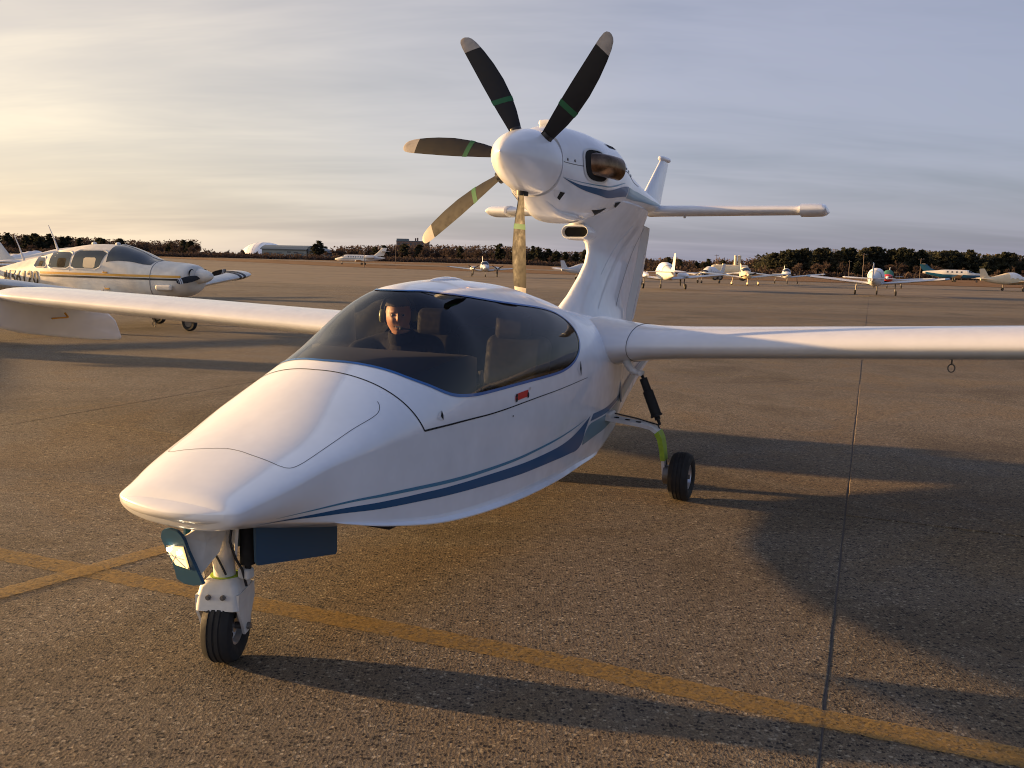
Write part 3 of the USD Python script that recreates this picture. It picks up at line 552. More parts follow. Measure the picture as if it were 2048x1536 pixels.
pod_stripe('dark_stripe', [(4.01, 1.912), (4.194, 1.855), (4.424, 1.845), (4.679, 1.845), (5.0, 1.80), (5.44, 1.665)], [(4.01, 1.914), (4.205, 1.914), (4.447, 1.969), (4.742, 2.011), (5.1, 2.02), (5.40, 1.95)], M['navy'])
pod_stripe('light_stripe', [(4.01, 1.90), (4.264, 1.788), (4.526, 1.775), (4.863, 1.735), (5.253, 1.65)], [(4.01, 1.905), (4.264, 1.80), (4.526, 1.795), (4.863, 1.765), (5.253, 1.66)], M['steel_blue'])
pod_stripe('teal_stripe', [(5.48, 1.66), (6.0, 1.55), (6.63, 1.52), (7.2, 1.5)], [(5.44, 1.98), (6.05, 1.84), (6.69, 1.80), (7.25, 1.58)], M['teal'])
pod_patch('air_scoop', [(3.995, 2.42), (4.05, 2.28), (4.11, 2.22), (4.11, 2.5), (4.05, 2.55)], M['pale'])
pod_patch('scoop_mouth', [(4.06, 2.30), (4.115, 2.22), (4.12, 2.49), (4.08, 2.50)], M['hole'], .004)
pod_patch('scoop_mouth', [(4.63, 2.40), (4.82, 2.36), (5.0, 2.335), (4.95, 2.50), (4.90, 2.62), (4.80, 2.52)], M['hole'], .004)
pod_patch('scoop_mouth', [(5.15, 2.18), (5.32, 2.13), (5.30, 2.35), (5.22, 2.32)], M['hole'], .004)
pod_patch('scoop_mouth', [(4.93, .72), (5.2, .70), (5.25, .80), (5.0, .84)], M['hole'], .004)
# split line with fasteners, exhausts, oil filler bump
for k in (1, -1):
    ss = np.linspace(4.0, 6.0, 40); tt_ = np.interp(ss, [4.0, 4.25, 4.76, 5.06, 6.0], [1.54, 1.515, 1.46, 1.44, 1.30])
    part('cowl_seam', tube(PS(ss, tt_, .0004) * [1, k, 1], .0022, 5), M['seam'], pod)
    for s in (4.06, 4.17, 4.80, 4.90, 5.0, 5.1, 5.2, 5.32, 5.44, 5.58):
        t0 = np.interp(s, [4.0, 4.25, 4.76, 5.06, 6.0], [1.54, 1.515, 1.46, 1.44, 1.30]) - .07
        P = PS(s, t0) * [1, k, 1]; part('fastener', cyl(P + [0, -.004 * k, 0], P + [0, .004 * k, .001], .011, n=10), M['bolt'], pod)
    a = np.linspace(0, 2 * np.pi, 28, endpoint=False)
    op = np.c_[4.50 + .205 * np.sign(np.cos(a)) * np.abs(np.cos(a)) ** .75, 1.42 + .33 * np.sign(np.sin(a)) * np.abs(np.sin(a)) ** .75]
    for nm_, lf, m_, rr in (('exhaust_lip', .006, M['white2'], 1.0), ('exhaust_recess', .0085, M['hole'], .88)):
        q = np.vstack([op.mean(0) + (op - op.mean(0)) * rr, op.mean(0)]); i = np.arange(28); P = PS(q[:, 0], q[:, 1], lf) * [1, k, 1]
        part(nm_, trimesh.Trimesh(P, np.c_[i, (i + 1) % 28, np.full(28, 28)], process=False), m_, pod)
    # bent stub: leaves the recess, turns aft
    path = np.array([(-4.45, .28, 2.61), (-4.47, .35, 2.61), (-4.51, .40, 2.605), (-4.58, .44, 2.60), (-4.66, .462, 2.597), (-4.72, .47, 2.595)]) * [1, k, 1]; R = []
    T = np.gradient(path, axis=0); T /= np.linalg.norm(T, axis=1)[:, None]
    aa = np.linspace(0, 2 * np.pi, 26, endpoint=False)
    for inset in (0, .007):
        rr = []
        for p, tn in zip(path, T):
            u = np.cross(tn, [0, 0, 1.0]); u /= np.linalg.norm(u); w = np.cross(u, tn); rr.append(p + (.066 - inset) * np.cos(aa)[:, None] * u + (.092 - inset) * np.sin(aa)[:, None] * w)
        R.append(np.array(rr))
    part('exhaust_stack', fixed(loft(np.vstack([R[0], R[1][::-1]]), True, False)), M['bronze'], pod, smooth=40)
part('filler_cap', rbox((.20, .11, .05), .022, (-4.30, 0, 2.915)), M['white'], pod, smooth=40)
# chin ridge under the cowling, running back to the intake
cs = np.linspace(4.05, 4.95, 16); ch_ = [superring(-s, 0, float(PD(s)) + .02, w, .06, d, 2.0, 24) for s, w, d in zip(cs, np.interp(cs, [4.05, 4.5, 4.95], [.10, .19, .12]), np.interp(cs, [4.05, 4.5, 4.95], [.02, .055, .03]))]
part('chin_fairing', fixed(loft(np.array(ch_), True, True)), M['white'], pod, smooth=50)
# air intake on the fin's leading edge
def stadium(w, h, n=36):
    t = np.linspace(0, 2 * np.pi, n, endpoint=False); x = np.clip(np.cos(t) * 9, -1, 1) * (w - h) + h * np.cos(t); return np.c_[x, h * np.sin(t)]
R = []
for s, w, h in ((5.60, .06, .05), (5.40, .085, .062), (5.2, .112, .072), (5.06, .125, .070), (5.012, .128, .062), (5.0, .122, .053), (5.012, .115, .045), (5.08, .108, .040)):
    q = stadium(w, h); R.append(np.c_[np.full(len(q), -s), q[:, 0], 2.093 + q[:, 1]])
part('air_intake', fixed(loft(np.array(R), True, False)), M['white'], plane, smooth=50)
q = stadium(.112, .043); part('intake_mouth', trimesh.Trimesh(np.vstack([np.c_[np.full(36, -5.05), q[:, 0], 2.093 + q[:, 1]], [[-5.05, 0, 2.093]]]), np.c_[np.arange(36), (np.arange(36) + 1) % 36, np.full(36, 36)], process=False), M['hole'], plane)
# ---- tailplane and upper fin
for k in (1, -1):
    st = part('tailplane', wing([((-(7.16 + .08 * (y - .1)), k * y, 2.425 + .004 * y), c, tc) for y, c, tc in ((.05, .74, .17), (.3, .72, .165), (1.0, .66, .165), (1.685, .60, .165))], n=20, camber=0), M['white'], plane, smooth=40)
    part('elevator_horn', wing([((-(7.16 + .08 * y - .075), k * y, 2.432), c, tc) for y, c, tc in ((1.692, .74, .185), (1.80, .74, .185), (1.90, .735, .18), (1.932, .71, .155), (1.95, .66, .085))], n=20, camber=0), M['white'], plane, smooth=40)
    part('hinge_bracket', rbox((.06, .02, .03), .008, (-7.35, k * .46, 2.36)), M['white2'], st)
part('upper_fin', wing([((-(7.10), 0, 2.50), .95, .13), ((-7.34, 0, 2.64), .78, .12), ((-7.98, 0, 3.06), .40, .12)], up=(0, 1, 0), n=18, camber=0), M['white'], plane, smooth=45)
part('fin_cap', fixed(loft(np.array([superring(-s, 0, 3.085 + .04 * (s - 7.95), w, .03 * q, .035 * q, 2.2, 20) for s, w, q in ((7.94, .012, .3), (7.97, .030, .8), (8.05, .042, 1), (8.28, .042, 1), (8.37, .034, .85), (8.40, .015, .4))]), True, True)), M['white'], plane, smooth=50)
# ---- spinner and propeller
sp_z0, sp_r, sp_s0, sp_s1 = 2.588, .247, 3.355, 3.975
u = np.linspace(0, 1, 30); zc_ = 2.589 + (2.572 - 2.589) * u
rr = sp_r * (1 - (1 - u) ** 1.8) ** .62; t = np.linspace(0, 2 * np.pi, 48, endpoint=False)
part('spinner', fixed(loft(np.array([np.c_[np.full(48, -(sp_s0 + a * (sp_s1 - sp_s0))), max(r, .002) * np.sin(t), z + max(r, .002) * np.cos(t)] for a, r, z in zip(u, rr, zc_)]), True, True)), M['white'], plane, smooth=50)
prop = UsdGeom.Xform.Define(stage, path_for('propeller', plane)).GetPrim()
HUB = np.array([-3.84, 0, 2.575])
def blade(ang, sweep):
    """one bent scimitar blade in the disc plane; ang from +y (port) towards up"""
    c, s_ = math.cos(ang), math.sin(ang); rad, tan = np.array([0, c, s_]), np.array([0, -s_, c])
    rs = np.array([.17, .23, .30, .40, .52, .66, .80, .92, 1.00, 1.045, 1.065, 1.075])
    ch = np.array([.10, .105, .125, .150, .168, .172, .160, .140, .120, .095, .065, .02]); tw = np.radians([58, 54, 48, 41, 35, 29, 25, 22, 20, 19, 19, 19]); tk = np.array([.55, .40, .24, .17, .13, .11, .10, .09, .09, .09, .1, .1])
    sw = sweep * ((rs - .17) / .9) ** 2; R = []
    for r, c_, w, k, q in zip(rs, ch, tw, tk, sw):
        a = naca(k, 10, .02); x = (a[:, 0] - .5) * c_; h = a[:, 1] * c_
        R.append(HUB + rad * r + tan * q + (x * math.cos(w) - h * math.sin(w))[:, None] * tan + (x * math.sin(w) + h * math.cos(w))[:, None] * np.array([1.0, 0, 0]))
    R = np.array(R)
    def piece(r0, r1, grow=1.0):
        q = []; 
        for r in np.unique(np.r_[r0, rs[(rs > r0) & (rs < r1)], r1]):
            k = np.clip(np.searchsorted(rs, r) - 1, 0, len(rs) - 2); f = (r - rs[k]) / (rs[k + 1] - rs[k]); ring = R[k] * (1 - f) + R[k + 1] * f; m = ring.mean(0); q.append(m + (ring - m) * grow)
        return fixed(loft(np.array(q), True, True))
    b = part('blade', piece(.17, .955), M['propblack'], prop, smooth=40)
    part('blade_tip', piece(.955, 1.075), M['propgrey'], b, smooth=40)
    part('tape_band', piece(.475, .515, 1.04), M['green'], b, smooth=40)
    root = HUB + rad * .19; part('blade_root', cyl(root - rad * .06, root + rad * .07, .058, .048, 18), M['black'], b, smooth=40)
for deg, sw in ((46, .15), (112, .15), (166, .12), (209, .10), (264, .10)): blade(math.radians(deg), sw)
# ---- nose gear
def wheel(parent, c, R, w, side=1, tread=True):
    """tyre lathed about the y axis with grooves, and a rim"""
    c = np.array(c, float); prof = [(R * .50, -w * .36), (R * .62, -w * .47), (R * .80, -w * .50), (R * .92, -w * .43), (R * .975, -w * .30)]
    for g in ((-.20, -.17), (.0 - .015, .0 + .015), (.17, .20)): prof += [(R * (1 - .1 * abs(g[0]) ** 2), g[0] * w - .003), (R * .972, g[0] * w), (R * .972, g[1] * w), (R * (1 - .1 * abs(g[1]) ** 2), g[1] * w + .003)]
    prof += [(R * .975, w * .30), (R * .92, w * .43), (R * .80, w * .50), (R * .62, w * .47), (R * .50, w * .36)]
    ty = part('tyre', lathe(prof, c, (0, 1, 0), 48), M['rubber'], parent, smooth=35)
    rim = part('rim', cat(lathe([(R * .52, -w * .37), (R * .46, -w * .38), (R * .40, -w * .20), (R * .15, -w * .18), (.03, -w * .30), (.001, -w * .32)], c, (0, 1, 0), 36), lathe([(R * .52, w * .37), (R * .46, w * .38), (R * .40, w * .20), (R * .15, w * .18), (.03, w * .30), (.001, w * .32)], c, (0, 1, 0), 36)), M['alu'], parent, smooth=30)
    for k in range(5):
        a = k * 2 * math.pi / 5; p = c + np.array([math.cos(a) * R * .28, side * w * .19, math.sin(a) * R * .28])
        part('lightening_hole', cyl(p - [0, .004, 0], p + [0, .004, 0], R * .085, n=12), M['hole'], rim)
ng = UsdGeom.Xform.Define(stage, path_for('nose_gear', plane)).GetPrim()
NX, NZ, NR, NW = -.50, .163, .163, .135
nw = UsdGeom.Xform.Define(stage, path_for('nose_wheel', plane)); nw.AddTranslateOp().Set(Gf.Vec3d(NX, 0, 0)); nw.AddRotateZOp().Set(21.0); nw.AddTranslateOp(opSuffix='pivot').Set(Gf.Vec3d(-NX, 0, 0)); nw = nw.GetPrim()
wheel(nw, (NX, 0, NZ), NR, NW)
# fork: an inverted U of plate over the tyre
fk = []
for k in (1, -1):
    fk.append(fixed(loft(np.array([[(NX + a, k * .084, z), (NX + b, k * .084, z), (NX + b, k * .096, z), (NX + a, k * .096, z)] for z, a, b in ((.34, .10, -.10), (.27, .10, -.10), (.20, .06, -.05), (.135, .03, -.03))]), True, True)))
rr_ = lambda z, lx, ly, r=.028: [(NX + .005 + sx * (lx - r) + r * math.cos(q), sy * (ly - r) + r * math.sin(q), z) for sx, sy, q0 in ((1, 1, 0), (-1, 1, 1), (-1, -1, 2), (1, -1, 3)) for q in np.linspace(q0 * math.pi / 2, (q0 + 1) * math.pi / 2, 6)]
top = fixed(loft(np.array([rr_(.398, .055, .050), rr_(.392, .075, .068), rr_(.372, .092, .084), rr_(.33, .104, .093), rr_(.272, .110, .098)]), True, True))
slab_ = cat(*fk)
part('fork', cat(top, slab_), M['gearwhite'], nw, smooth=30)
for y in (-.032, .032): part('bolt', cat(cyl((NX + .112, y, .335), (NX + .122, y, .335), .012, n=8), cyl((NX + .122, y, .335), (NX + .127, y, .335), .007, n=8)), M['bolt'], nw)
part('axle', cyl((NX, -.11, NZ), (NX, .11, NZ), .016, n=12), M['bolt'], nw)
part('leg', cat(cyl((NX, .0, .38), (NX + .015, -.01, .66), .048, .043, 20), cyl((NX, 0, .375), (NX, 0, .395), .062, n=20)), M['gearwhite'], ng, smooth=35)
part('strap', cyl((NX, 0, .385), (NX, 0, .40), .064, n=20), M['lime'], ng)
# torque link, trunnion plates with a round hole, black spring unit
part('brace', cat(cyl((NX + .08, -.055, .40), (NX + .05, -.14, .56), .012, n=8), cyl((NX + .05, -.14, .56), (NX + .0, -.10, .70), .014, n=8), cyl((NX + .06, -.12, .64), (NX + .06, .08, .67), .02, n=10)), M['gearwhite'], ng)
def plate(poly, y0, y1, hole=None):
    pg = Polygon(poly)
    if hole: pg = pg.difference(shapely.Point(*hole[:2]).buffer(hole[2], 24))
    m = trimesh.creation.extrude_polygon(pg, abs(y1 - y0), engine='earcut'); V = np.array(m.vertices); m.vertices = np.c_[V[:, 0], min(y0, y1) + V[:, 2], V[:, 1]]; return fixed(m)
tp = plate([(NX + .13, .66), (NX + .12, .70), (NX - .14, .70), (NX - .10, .62), (NX + .0, .50), (NX + .06, .50)], .045, .055, (NX + .02, .64, .035))
tp.apply_transform(trimesh.transformations.rotation_matrix(math.radians(50), [0, 0, 1], [NX, .05, .6])); part('bracket', tp, M['gearwhite'], ng)
for q in ((.075, .10, .665), (-.03, .12, .665), (.03, .075, .545)): part('bolt', cyl((NX + q[0] - .01, q[1] - .005, q[2]), (NX + q[0] + .012, q[1] + .006, q[2]), .009, n=8), M['bolt'], ng)
part('shock_absorber', cat(cyl((NX - .02, .112, .46), (NX - .02, .112, .66), .033, n=16), cyl((NX - .02, .112, .42), (NX - .02, .112, .46), .014, n=10)), M['rubber'], ng, smooth=35)
part('hose', tube([(NX + .03, .075, .66), (NX + .06, .085, .58), (NX + .045, .10, .50), (NX + .01, .105, .44), (NX - .01, .11, .36)], .006, 7), M['black'], ng, smooth=True)
part('hose', tube([(NX + .05, -.06, .66), (NX + .075, -.03, .57), (NX + .062, .02, .49), (NX + .05, .05, .42)], .005, 7), M['black'], ng, smooth=True)
part('lug', rbox((.05, .06, .05), .012, (NX - .02, .10, .415)), M['gearwhite'], ng, smooth=30)
# forward door that carries the landing light, and the two side doors
E1 = np.array([1.0, 0, 0])
def slab_panel(corners, thick, ndir, r=None):
    """flat panel from an outline of 3-D points, thickened along ndir"""
    P = np.array(corners, float); d = np.array(ndir, float); d /= np.linalg.norm(d); c = P.mean(0); n = len(P); i = np.arange(n); j = (i + 1) % n
    V = np.vstack([P, P + d * thick, c, c + d * thick]); F = np.vstack([np.c_[i, j, np.full(n, 2 * n)], np.c_[j + n, i + n, np.full(n, 2 * n + 1)], np.c_[i, i + n, j], np.c_[j, i + n, j + n]])
    return fixed(trimesh.Trimesh(V, F, process=False))
# outline of the forward door in (y, z): it hangs across under the nose, ahead of the wheel
fd = np.array([(-.1435, .609), (-.134, .639), (-.120, .650), (-.095, .656), (-.050, .651), (-.030, .636), (-.016, .617), (.001, .5655), (.034, .495), (.064, .430), (.009, .416), (-.040, .4165), (-.0786, .432), (-.085, .475), (-.110, .537)])
def fdx(y, z): return -.285 + .10 * (z - .54)
fd3 = np.c_[[fdx(*q) for q in fd], fd]
door = part('gear_door', slab_panel(fd3, .016, (-1, .0, .1)), M['door_blue'], plane, label='forward gear door with the lit landing light')
lf = np.array([(-.114, .578), (-.060, .586), (-.017, .589), (.006, .488), (-.065, .496), (-.091, .529)]); lf3 = np.c_[[fdx(*q) + .004 for q in lf], lf]
ll = part('landing_light', slab_panel(lf3, .008, (-1, 0, .1)), M['alu'], door)
lc = lf.mean(0); lf2 = lc + (lf - lc) * .88
part('lens', slab_panel(np.c_[[fdx(*q) + .011 for q in lf2], lf2], .004, (-1, 0, .1)), M['lamp_glass'], door)
for q in ((-.090, .568), (-.035, .560)): part('bulb', cyl((fdx(*q) + .0145, *q), (fdx(*q) + .0175, *q), .010, n=10), M['bulb'], door)
part('reflector_rib', cat(*[cyl((fdx(*p0) + .0150, *p0), (fdx(*p1) + .0150, *p1), .0022, n=5) for p0, p1 in (((-.105, .570), (-.005, .500)), ((-.030, .580), (-.080, .505)), ((-.10, .545), (-.01, .535)))]), M['alu'], door)
part('door_web', slab_panel([(-.30, -.045, .62), (-.31, -.02, .54), (-.33, .015, .455), (-.43, .03, .53), (-.47, .035, .62), (-.44, .03, .66), (-.36, .0, .66)], .010, (.4, 1, 0)), M['gearwhite'], door)
for k in (1, -1):
    pts = [(-.47, .2, .675), (-.465, .205, .50), (-.48, .205, .478), (-1.055, .20, .352), (-1.065, .20, .365), (-1.075, .195, .51)]
    if k < 0: continue
    part('gear_door', slab_panel(pts, .012, (0, -1, 0)), M['door_blue'], plane, label='dark teal side door hanging open behind the nose wheel')
pts = [(-.47, -.2, .675), (-.465, -.205, .50), (-.48, -.205, .478), (-1.055, -.20, .352), (-1.065, -.20, .365), (-1.075, -.195, .51)]
part('gear_door', slab_panel(pts, .012, (0, 1, 0)), M['door_blue'], plane)
# ---- main gear
for k in (1, -1):
    mg = UsdGeom.Xform.Define(stage, path_for('main_gear', plane)).GetPrim()
    MX, MY, MR = -4.175, 1.235, .187
    wheel(mg, (MX, k * MY, MR), MR, .155, k)
    # bent swing arm of wide plate: out from the hull, then down to the axle
    arm = np.array([(.55, .600), (.62, .598), (.76, .583), (.90, .568), (.985, .553), (1.035, .520), (1.062, .47), (1.078, .40), (1.092, .30), (1.100, .20), (1.105, .13)])
    wd = np.array([.17, .16, .15, .14, .13, .12, .11, .10, .09, .075, .06]); th = np.array([.03, .03, .028, .028, .028, .028, .026, .026, .024, .024, .022])
    T = np.gradient(arm, axis=0); T /= np.linalg.norm(T, axis=1)[:, None]; N2 = np.c_[-T[:, 1], T[:, 0]]; R = []
    for p, n2, w, h in zip(arm, N2, wd, th):
        R.append([(MX + w / 2, k * (p[0] + n2[0] * h / 2), p[1] + n2[1] * h / 2), (MX - w / 2, k * (p[0] + n2[0] * h / 2), p[1] + n2[1] * h / 2), (MX - w / 2, k * (p[0] - n2[0] * h / 2), p[1] - n2[1] * h / 2), (MX + w / 2, k * (p[0] - n2[0] * h / 2), p[1] - n2[1] * h / 2)])
    am = part('swing_arm', fixed(loft(np.array(R), True, True)), M['gearwhite'], mg)
    for p in ((.70, .607), (.79, .597), (.88, .588)): part('lightening_hole', cyl((MX + .02, k * p[0], p[1] - .01), (MX + .02, k * p[0], p[1] - .0), .022, n=14), M['hole'], am)
    wr = []
    for p, n2, w, h in list(zip(arm, N2, wd, th))[5:9]:
        q = 1.12; h2 = h + .012
        wr.append([(MX + w / 2 * q, k * (p[0] + n2[0] * h2 / 2), p[1] + n2[1] * h2 / 2), (MX - w / 2 * q, k * (p[0] + n2[0] * h2 / 2), p[1] + n2[1] * h2 / 2), (MX - w / 2 * q, k * (p[0] - n2[0] * h2 / 2), p[1] - n2[1] * h2 / 2), (MX + w / 2 * q, k * (p[0] - n2[0] * h2 / 2), p[1] - n2[1] * h2 / 2)])
    part('tape_wrap', fixed(loft(np.array(wr), True, True)), M['lime'], am)
    part('brake', cat(cyl((MX, k * 1.10, MR), (MX, k * 1.165, MR), .075, n=20), cyl((MX, k * 1.09, MR), (MX, k * 1.30, MR), .018, n=12)), M['bolt'], mg, smooth=35)
    part('brake_hose', tube([(MX - .03, k * .66, .63), (MX - .05, k * .85, .60), (MX - .05, k * 1.02, .565), (MX - .04, k * 1.075, .45), (MX - .03, k * 1.10, .30), (MX - .02, k * 1.12, .22)], .006, 6), M['black'], mg, smooth=True)
    # crank bracket under the wing and the black shock absorber
    br = np.array([(.735, 1.085), (.75, 1.07), (.775, 1.03), (.80, .995), (.84, .972), (.885, .972)])
    part('crank', cat(*[cyl((MX + .01, k * a[0], a[1]), (MX + .01, k * b[0], b[1]), r1, r2, 12) for a, b, r1, r2 in zip(br[:-1], br[1:], (.016, .026, .032, .028, .024), (.026, .032, .028, .024, .02))], cyl((MX - .02, k * .885, .972), (MX + .05, k * .885, .972), .018, n=12)), M['gearwhite'], mg, smooth=40)
    A_, B_ = np.array([MX + .01, k * .885, .968]), np.array([MX + .01, k * 1.05, .575]); D_ = B_ - A_
    sh = [(0, .012), (.09, .012), (.092, .030), (.33, .031), (.34, .040), (.79, .041), (.80, .048), (.83, .048), (.835, .022), (.90, .022), (.905, .012), (1.0, .012)]
    part('shock_absorber', lathe([(r, t * np.linalg.norm(D_)) for t, r in sh], A_, D_, 20), M['rubber'], mg, smooth=35)
    part('hull_pivot', rbox((.16, .10, .05), .02, (MX, k * .62, .625)), M['gearwhite'], mg, smooth=35)
# stays and drain pipes under the wing root
part('gear_leg_door', slab_panel([(-4.60, .56, 1.02), (-4.57, .60, .80), (-4.60, .60, .66), (-4.64, .58, .66), (-4.66, .56, .85), (-4.68, .545, 1.02)], .01, (0, 1, 0)), M['pale'], plane)
# ---- cabin
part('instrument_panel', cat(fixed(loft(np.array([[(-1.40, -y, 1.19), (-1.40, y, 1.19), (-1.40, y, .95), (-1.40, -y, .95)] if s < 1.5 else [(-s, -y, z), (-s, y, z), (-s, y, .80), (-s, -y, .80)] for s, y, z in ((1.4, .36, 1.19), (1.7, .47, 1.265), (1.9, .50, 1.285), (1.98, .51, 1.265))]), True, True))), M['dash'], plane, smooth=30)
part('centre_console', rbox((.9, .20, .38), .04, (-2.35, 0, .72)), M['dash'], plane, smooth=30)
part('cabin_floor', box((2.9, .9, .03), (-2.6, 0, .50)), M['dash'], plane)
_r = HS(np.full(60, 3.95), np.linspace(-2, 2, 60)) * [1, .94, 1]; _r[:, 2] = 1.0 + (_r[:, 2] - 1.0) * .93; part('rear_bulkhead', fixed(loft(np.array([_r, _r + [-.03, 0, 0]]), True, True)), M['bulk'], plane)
for y in (.33, -.33):
    st = part('seat', cat(rbox((.50, .48, .14), .05, (-2.62, y, .78), (0, .08, 0)), rbox((.15, .46, .60), .07, (-2.93, y * 1.04, 1.02), (0, -.20, 0))), M['seat'], plane, smooth=40)
    part('headrest', rbox((.12, .25, .20), .055, (-2.97, y * .92, 1.375), (0, -.12, 0)), M['seat'], st, smooth=40)
for y in (.30, -.30): part('rear_seat', cat(rbox((.42, .50, .14), .05, (-3.45, y, .80)), rbox((.12, .5, .50), .05, (-3.78, y, 1.05), (0, -.2, 0))), M['seat'], plane, smooth=40)
for y in (.33, -.33):
    part('control_yoke', cat(cyl((-1.96, y, 1.08), (-2.14, y, 1.08), .014, n=10), tube([(-2.14, y - .13, 1.17), (-2.14, y - .14, 1.09), (-2.14, y - .08, 1.055), (-2.14, y, 1.06), (-2.14, y + .08, 1.055), (-2.14, y + .14, 1.09), (-2.14, y + .13, 1.17)], .014, 8)), M['dash'], plane, smooth=40)
# ------------------------------------------------------------------ the pilot: a seated figure in the starboard seat, face turned to the camera
import manifold3d as m3
def blob(bones, length=.014, smooth=8):
    """continuous body: hull of the spheres at each bone's two joints, united, refined and smoothed"""
    def sph(p, r): return m3.Manifold.sphere(r, 20).translate([float(v) for v in p])
    out = m3.Manifold()
    for p, r, q, t in bones: out = out + m3.Manifold.batch_hull([sph(p, r), sph(q, t)])
    out = out.refine_to_length(length); me = out.to_mesh(); tm = trimesh.Trimesh(np.array(me.vert_properties)[:, :3], np.array(me.tri_verts), process=True)
    trimesh.smoothing.filter_taubin(tm, .5, -.53, smooth); return tm
_pl = np.array([-1.454, 3.218]); _th = math.radians(-113.356)
def plane_to_world(p):
    return (_pl[0] + p[0] * math.cos(_th) - p[1] * math.sin(_th), _pl[1] + p[0] * math.sin(_th) + p[1] * math.cos(_th), p[2])
pilot = thing('person', 'smiling pilot in dark jacket and headset seated behind the windscreen', 'person', plane_to_world((-2.49, -.25, 0)), -113.356)
HC = np.array([.10, 0, 1.452])                      # head centre; local axes as the aeroplane's, origin below the seat
yaw = math.radians(30); cy, sy = math.cos(yaw), math.sin(yaw)
def HW(p): p = np.asarray(p, float) * 1.09; return HC + np.stack([p[..., 0] * cy - p[..., 1] * sy, p[..., 0] * sy + p[..., 1] * cy, p[..., 2]], -1)
# head: a sphere shaped by hand into skull, brow, nose, cheeks, mouth and chin (face towards +x)
ico = trimesh.creation.icosphere(5, 1.0); d = np.array(ico.vertices); x, y, z = d.T
g = lambda cy_, cz, sy_, sz: np.exp(-((y - cy_) / sy_) ** 2 - ((z - cz) / sz) ** 2) * (x > 0)
R = np.ones(len(d)); jaw = np.clip(-z, 0, 1)
sx = .098 - .012 * jaw; sy2 = .076 - .022 * jaw ** 1.6; sz = .118
P = np.c_[x * sx, y * sy2, z * sz]
P[:, 0] += np.where(x > 0, -.004 * np.exp(-((z - .1) / .2) ** 2), 0)
P[:, 0] += .022 * g(0, -.14, .10, .13) + .010 * g(0, .02, .07, .16)                      # nose and bridge
P[:, 0] += .005 * g(.30, .20, .22, .06) + .005 * g(-.30, .20, .22, .06)                  # brows
P[:, 0] -= .010 * g(.32, .05, .14, .085) + .010 * g(-.32, .05, .14, .085)                # eye sockets
P[:, 0] += .006 * g(.45, -.22, .2, .16) + .006 * g(-.45, -.22, .2, .16)                  # cheeks lifted by the smile
P[:, 0] += .007 * g(0, -.44, .22, .05) + .008 * g(0, -.60, .20, .06) - .006 * g(0, -.515, .26, .025)   # lips and the mouth line
P[:, 0] += .012 * g(0, -.80, .28, .12)                                                    # chin
P[:, 2] += .002 * g(.4, -.5, .1, .1)
headm = trimesh.Trimesh(HW(P), ico.faces, process=False)
ears = []
for k in (1, -1):
    e = trimesh.creation.icosphere(2, 1.0); e.vertices = HW(np.array(e.vertices) * [.018, .010, .032] + [-.005, k * .078, -.005]); ears.append(e)
neck = blob([((.04, 0, 1.28), .064, (.08, 0, 1.40), .060)], .02, 4)
body_bones = [((0, 0, .92), .15, (-.02, 0, 1.17), .155), ((-.02, -.09, 1.20), .12, (-.02, .09, 1.20), .12), ((-.02, -.18, 1.255), .080, (-.02, .18, 1.255), .080), ((.0, 0, 1.27), .10, (.04, 0, 1.315), .075)]
hand_pts = []
for k in (1, -1):
    sh, el, wr = np.array([-.01, k * .21, 1.235]), np.array([.16, k * .30, 1.02]), np.array([.40, k * .15, 1.07])
    if k < 0: sh, el, wr = np.array([-.01, k * .21, 1.25]), np.array([.10, k * .33, 1.22]), np.array([.42, k * .14, 1.09])
    body_bones += [(sh, .068, el, .052), (el, .052, wr, .038)]; hand_pts.append((k, wr))
body_bones += [((0, -.09, .90), .12, (.42, -.12, .86), .082), ((0, .09, .90), .12, (.42, .12, .86), .082), ((.42, -.12, .86), .08, (.62, -.12, .56), .05), ((.42, .12, .86), .08, (.62, .12, .56), .05)]
part('jacket', blob(body_bones, .02, 10), M['jacket'], pilot, smooth=True)
part('collar', lathe([(.060, 0), (.082, .01), (.086, .05), (.078, .085), (.070, .082)], (.045, 0, 1.275), (.30, 0, 1), 28), M['jacket'], pilot, smooth=True)
hb = []
for k, wr in hand_pts:
    palm = wr + np.array([.05, -k * .01, .01]); hb_ = [(wr, .027, palm, .031)]
    for i, (dy, ln) in enumerate(((-.024, .030), (-.008, .034), (.008, .032), (.022, .025))):
        a = palm + np.array([.022, dy, .004]); b = a + np.array([ln * .8, 0, -.012]); c = b + np.array([-.006, 0, -ln * .7])
        hb_ += [(a, .0095, b, .009), (b, .009, c, .008)]
    t0 = palm + np.array([0, -k * .026, .006]); t1 = t0 + np.array([.022, -k * .012, .0]); hb_ += [(t0, .011, t1, .0095), (t1, .0095, t1 + np.array([.018, k * .006, -.006]), .0085)]
    hb.append(blob(hb_, .004, 4))
skm = m3.Manifold(m3.Mesh(np.asarray(headm.vertices, np.float32), np.asarray(headm.faces, np.uint32)))
for q in (neck, *ears): skm = skm + m3.Manifold(m3.Mesh(np.asarray(q.vertices, np.float32), np.asarray(q.faces, np.uint32)))
sm_ = skm.to_mesh(); skin = part('head', trimesh.Trimesh(np.array(sm_.vert_properties)[:, :3], np.array(sm_.tri_verts), process=False), M['skin'], pilot, smooth=True)
for q in hb: part('hand', q, M['skin'], pilot, smooth=True)
hm = []
keep = (P[:, 2] > .052 + .02 * (x < .2)) | ((x < -.12) & (P[:, 2] > -.055)) | ((x < .25) & (np.abs(y) > .75) & (P[:, 2] > .01))
Pn = np.array(trimesh.Trimesh(P, ico.faces, process=False).vertex_normals); Q = P + Pn * .009
